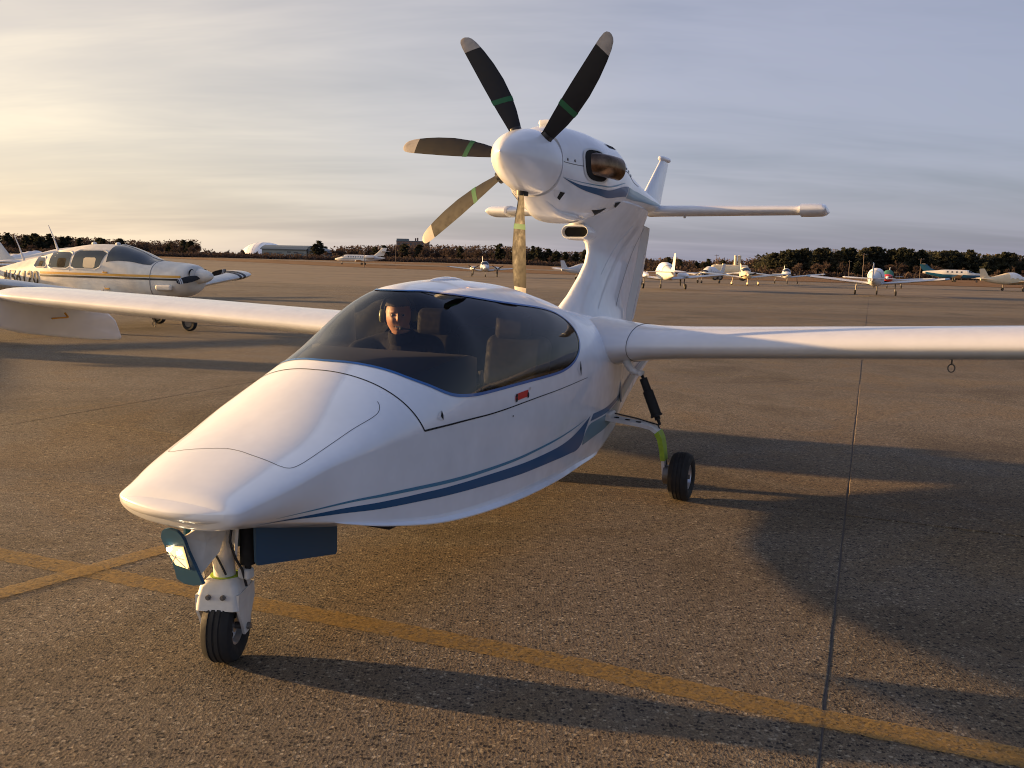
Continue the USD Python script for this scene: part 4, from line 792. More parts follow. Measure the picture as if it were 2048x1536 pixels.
f = ico.faces[keep[ico.faces].all(1)]; part('hair', trimesh.Trimesh(HW(Q), f, process=False), M['hair'], pilot, smooth=True)
for k in (1, -1):
    ey = trimesh.creation.icosphere(2, .0105); ey.apply_translation(HW([.076, k * .030, .006])); e = part('eye', ey, mat('eye_white', (.45, .42, .40), .2) if k > 0 else '/World/Looks/eye_white', pilot, smooth=True)
    ir = trimesh.creation.icosphere(2, .0055); ir.apply_translation(HW([.0835, k * .030, .006])); part('iris', ir, M['dash'], e)
part('teeth', rbox((.006, .034, .009), .003, HW([.0955, 0, -.061]), (0, 0, yaw)), mat('teeth', (.6, .56, .5), .3), pilot)
hs_ = [lathe([(.001, .0), (.026, .0), (.034, .008), (.036, .022), (.030, .034), (.022, .040), (.001, .041)], HW([-.004, k * .074, -.004]), HW([-.004, k * 1.074, -.004]) - HW([-.004, k * .074, -.004]), 22) for k in (1, -1)]
for h_, m_ in zip(hs_, ('earcup', 'earcup')):
    h_.vertices = h_.centroid + (np.array(h_.vertices) - h_.centroid) * [1, 1, 1.28]; part('earcup', h_, mat('headset_shell', (.16, .17, .07), .35) if len(hs_) and h_ is hs_[0] else '/World/Looks/headset_shell', pilot, smooth=35)
bt = np.linspace(-.12, np.pi + .12, 18); part('headband', tube(HW(np.c_[np.full(18, -.004), .098 * np.cos(bt), .02 + .115 * np.sin(bt)]), .009, 8), M['dash'], pilot, smooth=True)
part('microphone', cat(tube(HW(np.array([(.01, .10, -.03), (.05, .098, -.06), (.085, .07, -.075), (.105, .03, -.07)])), .004, 6), rbox((.02, .022, .018), .007, HW([.108, .018, -.069]))), M['dash'], pilot, smooth=True)
# ------------------------------------------------------------------ parked aircraft
def fus_ring(x, top, bot, w, n, m=32): return superring(x, 0, (top + bot) / 2, w, (top - bot) / 2, (top - bot) / 2, n, m)
class Fus:
    def __init__(s, st):      # stations: x, top, bottom, half width, exponent
        st = np.array(sorted(st, key=lambda q: -q[0]), float); s.x = st[:, 0]; s.f = [PI(-s.x, st[:, i]) for i in range(1, 5)]
    def at(s, x): return [float(f(-x)) for f in s.f]
    def pt(s, x, t, lift=0.0):
        x, t = np.broadcast_arrays(np.asarray(x, float), np.asarray(t, float)); top, bot, w, n = [f(-x) for f in s.f]; e = 2 / n
        return np.stack([x, (w + lift) * np.sign(np.sin(t)) * np.abs(np.sin(t)) ** e, (top + bot) / 2 + ((top - bot) / 2 + lift) * np.sign(np.cos(t)) * np.abs(np.cos(t)) ** e], -1)
    def tz(s, x, z):          # girth angle on the port side at height z
        top, bot, w, n = s.at(x); c = np.clip((z - (top + bot) / 2) / ((top - bot) / 2), -1, 1); return math.acos(np.sign(c) * abs(c) ** (n / 2))
    def mesh(s, m=36, k=60):
        xs = np.unique(np.r_[np.linspace(s.x[0], s.x[-1], k), s.x])[::-1]; t = np.linspace(0, 2 * np.pi, m, endpoint=False)
        return fixed(loft(np.array([s.pt(np.full(m, x), t) for x in xs]), True, True))
    def patch(s, outline, side, lift=.006, n=5):
        """patch whose outline is (x, z) on one side: two chains (upper, lower) of equal length"""
        up, lo = outline; f = np.linspace(0, 1, n); G = []
        for (xu, zu), (xl, zl) in zip(up, lo):
            a, b = s.tz(xu, zu), s.tz(xl, zl); G.append([s.pt(xu + (xl - xu) * q, a + (b - a) * q, lift) for q in f])
        return loft(np.array(G) * [1, side, 1], closed=False)
def window(fu, x0, x1, z0, z1, slant0=0.0, slant1=0.0, n=8, r=.12):
    xs = np.linspace(0, 1, n); up, lo = [], []
    for q in xs:
        c = min(q, 1 - q) / r; k = 1 - (1 - min(c, 1)) ** 2 if c < 1 else 1; h = (z1 - z0) * .12 * (1 - k)
        a = x0 + (x1 - x0) * q; up.append((x0 + slant0 + (x1 + slant1 - x0 - slant0) * q, z1 - h)); lo.append((a, z0 + h))
    return up, lo
CHER = [(0.0, 1.46, 1.02, .20, 2.0), (-.06, 1.52, .95, .36, 2.2), (-.35, 1.58, .84, .50, 2.4), (-.9, 1.66, .76, .55, 2.5), (-1.25, 1.70, .74, .57, 2.5), (-1.75, 1.98, .73, .58, 2.4), (-2.2, 2.13, .73, .58, 2.4), (-2.8, 2.15, .73, .58, 2.4), (-3.4, 2.08, .74, .56, 2.4), (-4.2, 1.90, .80, .47, 2.3), (-5.2, 1.68, .92, .31, 2.2), (-6.4, 1.50, 1.10, .14, 2.1), (-7.0, 1.42, 1.18, .05, 2.0)]
def prop_two(t, hub, m_sp, ang, tipm=None, R=.93):
    hub = np.array(hub, float)
    part('spinner', lathe([(.001, .36), (.05, .345), (.10, .28), (.14, .18), (.165, .06), (.17, 0)], hub, (1, 0, 0), 24), m_sp, t, smooth=40)
    for k in (0, 1):
        a = ang + k * math.pi; rad, tan = np.array([0, math.cos(a), math.sin(a)]), np.array([0, -math.sin(a), math.cos(a)]); rr = np.array([.12, .25, .45, .65, .82, .90, .93]) * R / .93; ch = np.array([.09, .13, .15, .14, .12, .09, .03]); tw = np.radians([55, 45, 32, 25, 20, 18, 18]); G = []
        for r, c, w in zip(rr, ch, tw):
            af = naca(.14, 8, .02); x, h = (af[:, 0] - .5) * c, af[:, 1] * c
            G.append(hub + [.09, 0, 0] + rad * r + (x * math.cos(w) - h * math.sin(w))[:, None] * tan + (x * math.sin(w) + h * math.cos(w))[:, None] * np.array([1.0, 0, 0]))
        G = np.array(G); b = part('propeller_blade', fixed(loft(G, True, True)), M['propblack'], t, smooth=40)
        if tipm:
            tipm_ = M[tipm] if isinstance(tipm, str) else tipm
            for r0, r1 in ((.74, .78), (.80, .84), (.87, .93)):
                q = []
                for r in (r0 * R / .93, r1 * R / .93):
                    j = np.clip(np.searchsorted(rr, r) - 1, 0, 5); f = (r - rr[j]) / (rr[j + 1] - rr[j]); ring = G[j] * (1 - f) + G[j + 1] * f; c = ring.mean(0); q.append(c + (ring - c) * 1.06)
                part('tip_band', fixed(loft(np.array(q), True, True)), tipm_, b)
def simple_wheel(t, c, R=.19, w=.14, m=None):
    c = np.array(c, float); ty = part('wheel', cat(lathe([(R * .5, -w * .42), (R * .85, -w * .5), (R, -w * .28), (R, w * .28), (R * .85, w * .5), (R * .5, w * .42)], c, (0, 1, 0), 24)), m or M['rubber'], t, smooth=40)
    part('hub', cat(cyl(c - [0, w * .4, 0], c + [0, w * .4, 0], R * .52, n=14)), M['bolt'], ty)
def light_plane(name, label, loc, head, group=None, half=5.0, body='oldwhite', wingm=None, stripes=(), tip=None, cover=None, cover_x=(-1.0, -3.3), cowl=None, fus=CHER, windows=True, prop_ang=.25, prop_tip=None, dih=.115, fin='swept', spats=False, detail=False, chord=1.6, scale=None, flap=None, gear=True, zr=.90, stripe_end=-6.6):
    t = thing(name, label, 'aeroplane', loc, head, group, scale); fu = Fus(fus); B = M[body]; Wm = M[wingm or body]
    part('fuselage', fu.mesh(), B, t, smooth=35)
    xr = -1.75 if zr > .8 else -1.65
    for k in (1, -1):
        secs = [((xr + .0, k * .45, zr), chord + .12, .15), ((xr - .05, k * .9, zr + .45 * dih), chord, .15), ((xr - .05, k * half * .6, zr + dih * half * .6), chord, .145), ((xr - .06, k * (half - .35), zr + dih * (half - .35)), chord, .13)]
        tipz = zr + dih * half; tips = [((xr - .06, k * (half - .34), zr + dih * (half - .34)), chord, .132), ((xr - .12, k * (half - .12), tipz), chord * .92, .115), ((xr - .30, k * half, tipz), chord * .7, .05)]
        w = part('wing', wing(secs, n=14), Wm, t, smooth=40); part('wing_tip', wing(tips, n=14), M[tip] if tip else Wm, t, smooth=40)
        if flap:
            yy = np.array([.6, half * .55]); z_ = zr + dih * yy
            part('flap', fixed(loft(np.array([[(xr - chord * .70, k * y_, q + .035), (xr - chord * 1.0, k * y_, q - .005), (xr - chord * 1.0, k * y_, q - .03), (xr - chord * .70, k * y_, q - .02)] for y_, q in zip(yy, z_)]), True, True)), M[flap], t)
        part('tailplane', wing([((-6.15, k * .05, 1.36), .80, .10), ((-6.18, k * 1.4, 1.36), .78, .10), ((-6.24, k * 1.62, 1.36), .66, .08)], n=10, camber=0), Wm, t, smooth=40)
    fs = {'swept': [((-5.35, 0, 1.50), 1.70, .05), ((-5.85, 0, 1.72), 1.22, .09), ((-6.45, 0, 2.50), .78, .09), ((-6.55, 0, 2.56), .60, .05)], 'straight': [((-5.85, 0, 1.45), 1.25, .09), ((-6.05, 0, 2.50), .95, .09), ((-6.15, 0, 2.55), .7, .05)]}[fin]
    part('tail_fin', wing(fs, up=(0, 1, 0), n=12, camber=0), B, t, smooth=40)
    if tip == 'navy': part('fin_cap', wing([((-6.44, 0, 2.50), .80, .10), ((-6.55, 0, 2.60), .60, .06)], up=(0, 1, 0), n=12, camber=0), M['navy'], t, smooth=40)
    prop_two(t, (.0, 0, 1.24), B, prop_ang, prop_tip)
    for k in (1, -1):
        part('gear_leg', cyl((-2.25, k * 1.45, .95), (-2.25, k * 1.5, .20), .045, .035, 10), M['bolt'] if not spats else B, t); simple_wheel(t, (-2.25, k * 1.53, .19))
        if spats: part('wheel_fairing', fixed(loft(np.array([superring(-2.25 + a, k * 1.53, .24, w_, h_, h_ * .7, 2, 16) for a, w_, h_ in ((.42, .01, .02), (.34, .08, .12), (.1, .11, .19), (-.2, .10, .16), (-.55, .02, .04))]), True, True)), B, t, smooth=40)
    part('gear_leg', cyl((-.45, 0, .85), (-.30, 0, .20), .045, .035, 10), M['bolt'] if not spats else B, t); simple_wheel(t, (-.28, 0, .18), .18, .12)
    if spats: part('wheel_fairing', fixed(loft(np.array([superring(-.28 + a, 0, .23, w_, h_, h_ * .7, 2, 16) for a, w_, h_ in ((.40, .01, .02), (.32, .08, .12), (.1, .10, .18), (-.2, .09, .15), (-.5, .02, .04))]), True, True)), B, t, smooth=40)
    if cowl: part('cowl_cover', fixed(loft(np.array([fu.pt(np.full(36, x), np.linspace(0, 2 * np.pi, 36, endpoint=False), .025) for x in np.linspace(-.01, -1.05, 12)]), True, True)), M[cowl], t, smooth=40)
    if cover:
        tt = np.linspace(-1.55, 1.55, 30); G = [fu.pt(np.full(30, x), tt * (.98 + .05 * math.sin(9 * x)), .035 + .012 * math.sin(7 * x)) for x in np.linspace(cover_x[0], cover_x[1], 22)]
        part('canvas_cover', loft(np.array(G), closed=False), M[cover], t, smooth=60)
    elif windows:
        for k in (1, -1):
            for (x0, x1, z0, z1, a0, a1) in ((-2.78, -2.08, 1.50, 1.92, .0, .02), (-3.58, -2.92, 1.50, 1.88, -.0, .0), (-4.02, -3.70, 1.50, 1.78, -.0, .04)): part('window', fu.patch(window(fu, x1, x0, z0, z1, a1, a0), k), M['darkglass'], t, smooth=True)
        tt = np.linspace(-1.05, 1.05, 20); G = [fu.pt(np.full(20, x), tt * w, .006) for x, w in zip(np.linspace(-1.34, -1.98, 10), np.linspace(.72, 1.0, 10))]; part('windscreen', loft(np.array(G), closed=False), M['darkglass'], t, smooth=60)
    for z0, z1, m_ in stripes:
        for k in (1, -1):
            xs_ = np.linspace(-.15, stripe_end, 40); lift_z = np.interp(xs_, [-6.6, -4.2, 0], [-.10 if zr < .8 else .16, .0, -.02]); G = [[fu.pt(x, fu.tz(x, z), .004) for z in (z1 + d, z0 + d)] for x, d in zip(xs_, lift_z)]
            part('stripe', loft(np.array(G) * [1, k, 1], closed=False), M[m_], t, smooth=True)
    return t, fu
def heading(dx, dy): return math.degrees(math.atan2(dy, dx))

# --- nearest one on the left: white with amber and black stripes, built in more detail
hd = -15.0; PS_ = 1.09
PFUS = [(0.0, 1.42, 1.0, .20, 2.0), (-.05, 1.47, .92, .37, 2.2), (-.30, 1.52, .78, .50, 2.4), (-.80, 1.555, .68, .55, 2.5), (-1.0, 1.58, .65, .57, 2.5), (-1.45, 1.76, .63, .58, 2.4), (-1.95, 1.895, .63, .58, 2.4), (-2.5, 1.915, .63, .58, 2.4), (-3.2, 1.84, .64, .56, 2.4), (-4.1, 1.62, .68, .47, 2.3), (-4.8, 1.47, .74, .37, 2.2), (-5.5, 1.31, .80, .26, 2.2), (-6.4, 1.20, .90, .14, 2.1), (-7.0, 1.15, .98, .05, 2.0)]
t, fu = light_plane('light_aircraft', 'white low-wing aeroplane with amber and black stripes and a black two-blade propeller', (-7.70, 21.2, 0), hd, half=5.1, zr=.70, fus=PFUS, fin='straight', stripes=((1.215, 1.265, 'amber'), (1.155, 1.195, 'black')), windows=False, prop_ang=.13, prop_tip='white2', scale=PS_, dih=.100, stripe_end=-3.84)
GL = M['pglass']
# glass over dark recess: frames and panes so that the cabin reads as hollow
for k in (1, -1):
    for (x0, x1, z0, z1, a0, a1) in ((-2.92, -2.16, 1.36, 1.75, .05, .14), (-3.58, -2.98, 1.36, 1.71, -.02, .02), (-4.05, -3.68, 1.37, 1.58, -.02, -.10)):
        w_ = part('window', fu.patch(window(fu, x1, x0, z0, z1, a1, a0), k, .004), M['darkglass'], t, smooth=True)
        c0, c1 = window(fu, x1 + .02, x0 - .02, z0 - .02, z1 + .02, a1, a0); loop_ = [fu.pt(x, fu.tz(x, z), .004) * [1, k, 1] for x, z in list(c0) + list(c1)[::-1] + [c0[0]]]
        part('window_frame', tube(np.array(loop_), .012, 6), M['white2'], w_, smooth=True)
        seat_z = z0 + .10
        if k < 0 or True:
            up, lo_ = window(fu, x1 - .12, (x0 + x1) / 2 - .05, z0 + .01, z0 + (z1 - z0) * .62, .02, .0); part('seat_back', fu.patch((up, lo_), k, .0055), M['cream'] if (x0 > -3.0) else M['seat'], w_, smooth=True)
tt = np.linspace(-1.25, 1.25, 24); G = [fu.pt(np.full(24, x), tt * w, .006) for x, w in zip(np.linspace(-.92, -1.98, 12), np.linspace(.60, 1.0, 12))]
ws = part('windscreen', loft(np.array(G), closed=False), M['darkglass'], t, smooth=60)
part('windscreen_post', tube(fu.pt(np.linspace(-.92, -1.99, 12), np.zeros(12), .012), .014, 6), M['white2'], ws, smooth=True)
# registration letters on the rear fuselage
for k in (-1, 1):
    tm = meshkit.text_mesh('N36120', .285, .004, bold=True); V = np.array(tm.vertices); xw = V[:, 0].max(); V[:, 0] *= 1.28 / xw
    tm2 = tm.copy(); tm2 = trimesh.Trimesh(*trimesh.remesh.subdivide_to_size(np.c_[V[:, 0], V[:, 1], V[:, 2]], tm.faces, .06)[:2], process=False); V = np.array(tm2.vertices)
    out = []
    for vx, vy, vz in V:
        x = (-5.05 + vx * .89) if k < 0 else (-3.91 - vx * .89); z = .975 + vy; out.append(fu.pt(x, fu.tz(x, z), .004 + vz) * [1, k, 1])
    part('registration', trimesh.Trimesh(np.array(out), tm2.faces if k > 0 else tm2.faces[:, ::-1], process=False), M['black'], t)
for x in (-.86,): part('cowl_seam', tube(fu.pt(np.full(40, x), np.linspace(-2.6, 2.6, 40), .002), .006, 5), M['bolt'], t)
for k in (1, -1):
    part('air_scoop', rbox((.40, .10, .13), .045, (-.52, k * .53, .98)), M['oldwhite'], t, smooth=40)
    part('cowl_inlet', fixed(lathe([(.001, 0), (.085, 0), (.10, .02)], (-.03, k * .245, 1.30), (1, 0, 0), 20)), M['hole'], t)
part('landing_light', lathe([(.001, .0), (.07, .0), (.085, -.02)], (-.05, 0, 1.02), (1, 0, -.25), 18), M['bolt'], t)
part('step_vent', rbox((.26, .14, .09), .03, (-.82, -.26, .78)), M['hole'], t)
for x, z1, L in ((-3.75, 1.71, .62), (-4.75, 1.48, .62)): part('antenna', tube([(x, 0, z1 - .02), (x - .12, 0, z1 + L * .5), (x - .26, 0, z1 + L)], [.035, .014, .008], 8), M['white2'], t)
for x in (-2.75, -2.1): part('beacon', lathe([(.001, .06), (.05, .04), (.06, 0)], (x, 0, 1.905), (0, 0, 1), 14), M['white2'], t)
for k in (1, -1):
    part('door_seam', tube(np.array([fu.pt(x, fu.tz(x, z), .002) * [1, k, 1] for x, z in ((-2.05, 1.32), (-2.07, .95), (-2.15, .85), (-2.8, .83), (-2.94, .9), (-2.96, 1.32))]), .005, 5), M['bolt'], t)
    for z in (1.28, .92): part('hinge', rbox((.12, .03, .03), .01, fu.pt(-2.0, fu.tz(-2.0, z), .01) * [1, k, 1]), M['amber'], t)
part('wing_root_seal', tube(np.array([(-3.0, -.62, .80), (-2.2, -.66, .85), (-1.8, -.66, .83), (-1.55, -.64, .74), (-1.6, -.64, .64)]), .018, 6), M['black'], t, smooth=True)
part('wing_root_seal', tube(np.array([(-3.0, .62, .80), (-2.2, .66, .85), (-1.8, .66, .83), (-1.55, .64, .74), (-1.6, .64, .64)]), .018, 6), M['black'], t, smooth=True)
for k in (1, -1):
    for d in (.55, .75): part('walk_stripe', wing([((-1.70, k * (5.15 - d), .70 + .100 * (5.15 - d)), 1.6, .155), ((-1.70, k * (5.15 - d - .10), .70 + .100 * (5.15 - d - .10)), 1.6, .155)], n=12, x1=.5), M['black'], t, smooth=40)
# its neighbour further back on the left, and others in view. (x, y) are metres right of and ahead of the camera
light_plane('light_aircraft', 'white low-wing aeroplane parked left of the amber striped one, shading the apron', (-14.2, 16.6, 0), -15, half=5.1, body='white2')
light_plane('light_aircraft', 'white aeroplane mostly hidden behind the amber striped one, tail at picture edge', (-18.0, 40.5, 0), -6, half=4.8, body='white2', scale=1.0)
light_plane('light_aircraft', 'low-wing aeroplane with white canvas over its canopy, partly behind the tail fin', (11.2, 121, 0), heading(.7, .7), half=5.3, body='white2', wingm='white2', cover='cover', flap='bolt', scale=1.0)
light_plane('light_aircraft', 'white aeroplane wearing a dark cowling cover, beyond the canvas covered twin', (24.0, 112, 0), heading(-.62, -.78), half=5.0, body='white2', cowl='dash', cover='cover', cover_x=(-1.9, -3.6))
light_plane('light_aircraft', 'cream low-wing aeroplane with wheel fairings parked before the tank trailer', (27.0, 100.5, 0), heading(-.12, -.99), half=5.0, body='cream', wingm='oldwhite', spats=True, dih=.10)
light_plane('light_aircraft', 'small white aeroplane with dark windscreen, right of the cream one', (38.0, 121, 0), heading(-.22, -.97), half=5.2, body='white2', dih=.10)
light_plane('light_aircraft', 'white low-wing aeroplane with blue wing tips seen from straight behind', (30.3, 72.5, 0), heading(.44, .90), half=5.35, body='white2', tip='navy', cover='cover', cover_x=(-.9, -4.0), flap='bolt', fin='straight', dih=.095, chord=1.55)
light_plane('light_aircraft', 'aeroplane with red nose and green canopy cover behind the blue tipped one', (44.6, 104, 0), heading(-.42, -.90), half=5.2, body='white2', cowl='red', cover='green_canvas' if 'green_canvas' in M else None, dih=.06)
light_plane('light_aircraft', 'pale blue and amber aeroplane cut off by the right edge', (61.5, 104, 0), heading(.95, .25), half=5.0, body='cream', tip='black', cover='cover')

# --- twin with nacelles: used for the taxiing one and the canvas covered one
def twin(label, loc, head, covered):
    fus = [(.0, 1.36, 1.22, .10, 2.0), (-.25, 1.52, 1.02, .30, 2.1), (-.9, 1.66, .86, .48, 2.3), (-1.6, 1.78, .78, .58, 2.4), (-2.1, 2.10, .76, .62, 2.4), (-2.6, 2.28, .76, .62, 2.4), (-3.6, 2.25, .76, .60, 2.4), (-4.8, 2.0, .82, .48, 2.3), (-6.4, 1.72, 1.0, .26, 2.2), (-8.2, 1.55, 1.2, .06, 2.0)]
    t = thing('twin_aircraft', label, 'aeroplane', loc, head); fu = Fus(fus)
    part('fuselage', fu.mesh(), M['white2'], t, smooth=35)
    for k in (1, -1):
        part('wing', wing([((-2.3, k * .45, .86), 2.0, .15), ((-2.35, k * 1.8, 1.0), 1.75, .14), ((-2.6, k * 5.1, 1.34), 1.1, .12)], n=14), M['white2'], t, smooth=40)
        part('wing_tip', wing([((-2.6, k * 5.11, 1.342), 1.1, .12), ((-2.75, k * 5.5, 1.38), .7, .06)], n=14), M['navy'] if not covered else M['white2'], t, smooth=40)
        part('tailplane', wing([((-7.1, k * .1, 1.5), 1.0, .1), ((-7.5, k * 2.2, 1.5), .62, .09)], n=10, camber=0), M['white2'], t, smooth=40)
        nc = part('engine_nacelle', fixed(loft(np.array([superring(x, k * 1.75, 1.18, w, h, h * .9, 2.4, 24) for x, w, h in ((-.95, .20, .16), (-1.05, .36, .26), (-1.6, .42, .30), (-2.6, .40, .27), (-3.6, .28, .16), (-4.3, .04, .04))]), True, True)), M['white2'] if not covered else M['cover'], t, smooth=40)
        part('intake', cyl((-.945, k * 1.75 + .2, 1.2), (-.93, k * 1.75 + .2, 1.2), .07, n=12), M['hole'], nc); part('intake', cyl((-.945, k * 1.75 - .2, 1.2), (-.93, k * 1.75 - .2, 1.2), .07, n=12), M['hole'], nc)
        part('spinner', lathe([(.001, .36), (.06, .32), (.12, .2), (.15, 0)], (-.95, k * 1.75, 1.18), (1, 0, 0), 18), M['alu'], t, smooth=40)
        for q in range(3):
            a = .5 + q * 2 * math.pi / 3; r_, t_ = np.array([0, math.cos(a), math.sin(a)]), np.array([.35, -math.sin(a) * .9, math.cos(a) * .9])
            c0 = np.array([-.82, k * 1.75, 1.18]); part('propeller_blade', fixed(loft(np.array([[c0 + r_ * r + t_ * c + np.array([.02, 0, 0]) * s_ for c, s_ in ((w, 0), (0, 1), (-w, 0), (0, -1))] for r, w in ((.12, .05), (.5, .075), (.85, .06), (.95, .015))]), True, True)), M['propblack'], t)
        part('gear_leg', cyl((-2.9, k * 1.75, 1.0), (-2.9, k * 1.75, .25), .05, n=10), M['bolt'], t); simple_wheel(t, (-2.9, k * 1.75 + k * .1, .23), .23, .17)
        if not covered:
            for x0, x1 in ((-2.45, -3.05), (-3.15, -3.75), (-3.85, -4.35)): part('window', fu.patch(window(fu, x0, x1, 1.6, 1.98), k), M['darkglass'], t, smooth=True)
            part('stripe', fu.patch(([(x, 1.40 + .02 * abs(x)) for x in np.linspace(-.6, -7, 20)], [(x, 1.32 + .02 * abs(x)) for x in np.linspace(-.6, -7, 20)]), k), M['navy'], t, smooth=True)
    part('tail_fin', wing([((-6.2, 0, 1.62), 2.0, .06), ((-6.9, 0, 1.95), 1.3, .09), ((-7.7, 0, 3.0), .75, .09)], up=(0, 1, 0), n=12, camber=0), M['white2'], t, smooth=40)
    part('gear_leg', cyl((-.9, 0, .95), (-.8, 0, .2), .045, n=10), M['bolt'], t); simple_wheel(t, (-.78, 0, .19), .19, .13)
    if covered:
        tt = np.linspace(-1.5, 1.5, 30); part('canvas_cover', loft(np.array([fu.pt(np.full(30, x), tt * (.97 + .05 * math.sin(8 * x)), .04 + .015 * math.sin(6 * x)) for x in np.linspace(-1.3, -4.6, 24)]), closed=False), M['cover'], t, smooth=60)
    else:
        tt = np.linspace(-1.1, 1.1, 20); part('windscreen', loft(np.array([fu.pt(np.full(20, x), tt * w, .006) for x, w in zip(np.linspace(-1.68, -2.35, 10), np.linspace(.7, 1, 10))]), closed=False), M['darkglass'], t, smooth=60)
    return t
twin('twin-engined white and blue aeroplane facing us, wings spread, at the grass edge', (-4.1, 124.5, 0), heading(.10, -.99), False)
twin('twin-engined aeroplane with white canvas covers seen from behind beside the tail fin', (13.2, 79.0, 0), heading(.02, 1.0), True)

# --- business jet taxiing along the grass edge
jet = thing('business_jet', 'white twin-engined business jet with a row of small windows', 'jet', (-52.6, 255, float(gh(-46, 256)) + .0), 180 - 9)
JF = Fus([(0, 1.62, 1.40, .10, 2), (-.4, 1.80, 1.22, .36, 2), (-1.5, 2.12, .98, .70, 2.1), (-2.3, 2.40, .92, .86, 2.1), (-3.0, 2.78, .90, .93, 2.1), (-4.0, 2.86, .90, .95, 2.1), (-9.5, 2.86, .90, .95, 2.1), (-11.5, 2.74, 1.10, .80, 2.1), (-13.5, 2.45, 1.5, .42, 2), (-15.2, 2.2, 1.95, .08, 2)])
part('fuselage', JF.mesh(), M['white2'], jet, smooth=35)
for k in (1, -1):
    part('wing', wing([((-6.2, k * .6, 1.0), 3.2, .13), ((-7.6, k * 3.8, 1.18), 2.0, .12), ((-8.8, k * 7.1, 1.38), 1.15, .11)], n=14), M['white2'], jet, smooth=40)
    e = part('engine_nacelle', fixed(loft(np.array([superring(x, k * 1.45, 2.30, w, w, w, 2, 24) for x, w in ((-9.7, .40), (-9.8, .47), (-10.6, .52), (-11.6, .48), (-12.4, .36))]), True, True)), M['white2'], jet, smooth=40)
    part('intake', lathe([(.001, 0), (.37, 0)], (-9.69, k * 1.45, 2.30), (1, 0, 0), 20), M['hole'], e); part('pylon', box((1.6, .5, .12), (-10.9, k * 1.0, 2.3)), M['white2'], jet)
    part('tailplane', wing([((-14.0, k * .05, 3.95), 1.5, .1), ((-15.2, k * 3.0, 4.0), .8, .09)], n=10, camber=0), M['white2'], jet, smooth=40)
    for i in range(7): part('window', JF.patch(window(JF, -4.3 - i * .72, -4.62 - i * .72, 2.10, 2.42), k, .01), M['darkglass'], jet, smooth=True)
    part('stripe', JF.patch(([(x, 1.86) for x in np.linspace(-1.2, -14, 24)], [(x, 1.74) for x in np.linspace(-1.2, -14, 24)]), k, .008), M['steel_blue'], jet, smooth=True)
    part('gear_leg', cyl((-8.6, k * 1.4, 1.0), (-8.6, k * 1.4, .4), .07, n=10), M['bolt'], jet)
    for d in (-.18, .18): simple_wheel(jet, (-8.6, k * 1.4 + d, .30), .30, .2)
part('tail_fin', wing([((-11.6, 0, 2.65), 3.2, .08), ((-13.0, 0, 3.7), 2.3, .09), ((-14.3, 0, 5.0), 1.55, .09)], up=(0, 1, 0), n=12, camber=0), M['white2'], jet, smooth=40)
part('windscreen', loft(np.array([JF.pt(np.full(20, x), np.linspace(-1.1, 1.1, 20) * w, .01) for x, w in zip(np.linspace(-2.25, -2.95, 8), np.linspace(.8, 1.0, 8))]), closed=False), M['darkglass'], jet, smooth=60)
part('gear_leg', cyl((-2.2, 0, 1.0), (-2.1, 0, .25), .06, n=10), M['bolt'], jet); simple_wheel(jet, (-2.1, 0, .24), .24, .24)
# --- single turboprop with a blue belly on the far right
tp_ = thing('turboprop_aircraft', 'white turboprop with dark blue belly and T-tail before the pine wood', 'aeroplane', (112.0, 208, 0), heading(.93, -.36))
TF = Fus([(0, 1.95, 1.55, .16, 2), (-.5, 2.1, 1.25, .42, 2.1), (-2.0, 2.3, 1.05, .60, 2.2), (-2.8, 2.7, .98, .76, 2.2), (-3.6, 2.95, .95, .82, 2.2), (-8.0, 2.95, .95, .82, 2.2), (-10.5, 2.75, 1.35, .55, 2.1), (-13.2, 2.5, 2.1, .12, 2)])
part('fuselage', TF.mesh(), M['white2'], tp_, smooth=35)
for k in (1, -1):
    part('belly_paint', TF.patch(([(x, np.interp(x, [-13, -9, 0], [2.42, 1.86, 1.7])) for x in np.linspace(-.3, -12.6, 30)], [(x, float(TF.f[1](-x)) + .02) for x in np.linspace(-.3, -12.6, 30)]), k, .01, 8), M['navy'], tp_, smooth=True)
    for i in range(4): part('window', TF.patch(window(TF, -4.6 - i * 1.0, -4.98 - i * 1.0, 2.25, 2.6), k, .012), M['darkglass'], tp_, smooth=True)
    part('wing', wing([((-4.9, k * .5, 1.02), 1.9, .15), ((-5.2, k * 7.9, 1.75), 1.0, .12)], n=12), M['white2'], tp_, smooth=40)
    part('tailplane', wing([((-12.6, k * .05, 4.2), 1.3, .1), ((-12.9, k * 2.6, 4.2), .9, .09)], n=10, camber=0), M['white2'], tp_, smooth=40)
    part('gear_leg', cyl((-6.2, k * 2.2, 1.1), (-6.2, k * 2.2, .3), .06, n=10), M['bolt'], tp_); simple_wheel(tp_, (-6.2, k * 2.3, .30), .30, .2)
part('tail_fin', wing([((-10.2, 0, 2.6), 2.9, .07), ((-11.6, 0, 3.4), 2.1, .1), ((-12.4, 0, 4.2), 1.6, .1)], up=(0, 1, 0), n=12, camber=0), M['navy'], tp_, smooth=40)
part('windscreen', loft(np.array([TF.pt(np.full(20, x), np.linspace(-1.15, 1.15, 20) * w, .012) for x, w in zip(np.linspace(-2.35, -3.2, 8), np.linspace(.75, 1.0, 8))]), closed=False), M['darkglass'], tp_, smooth=60)
part('spinner', lathe([(.001, .7), (.12, .6), (.22, .35), (.28, 0)], (0, 0, 1.75), (1, 0, 0), 20), M['alu'], tp_, smooth=40)
part('gear_leg', cyl((-1.4, 0, 1.1), (-1.3, 0, .25), .05, n=10), M['bolt'], tp_); simple_wheel(tp_, (-1.3, 0, .24), .24, .18)

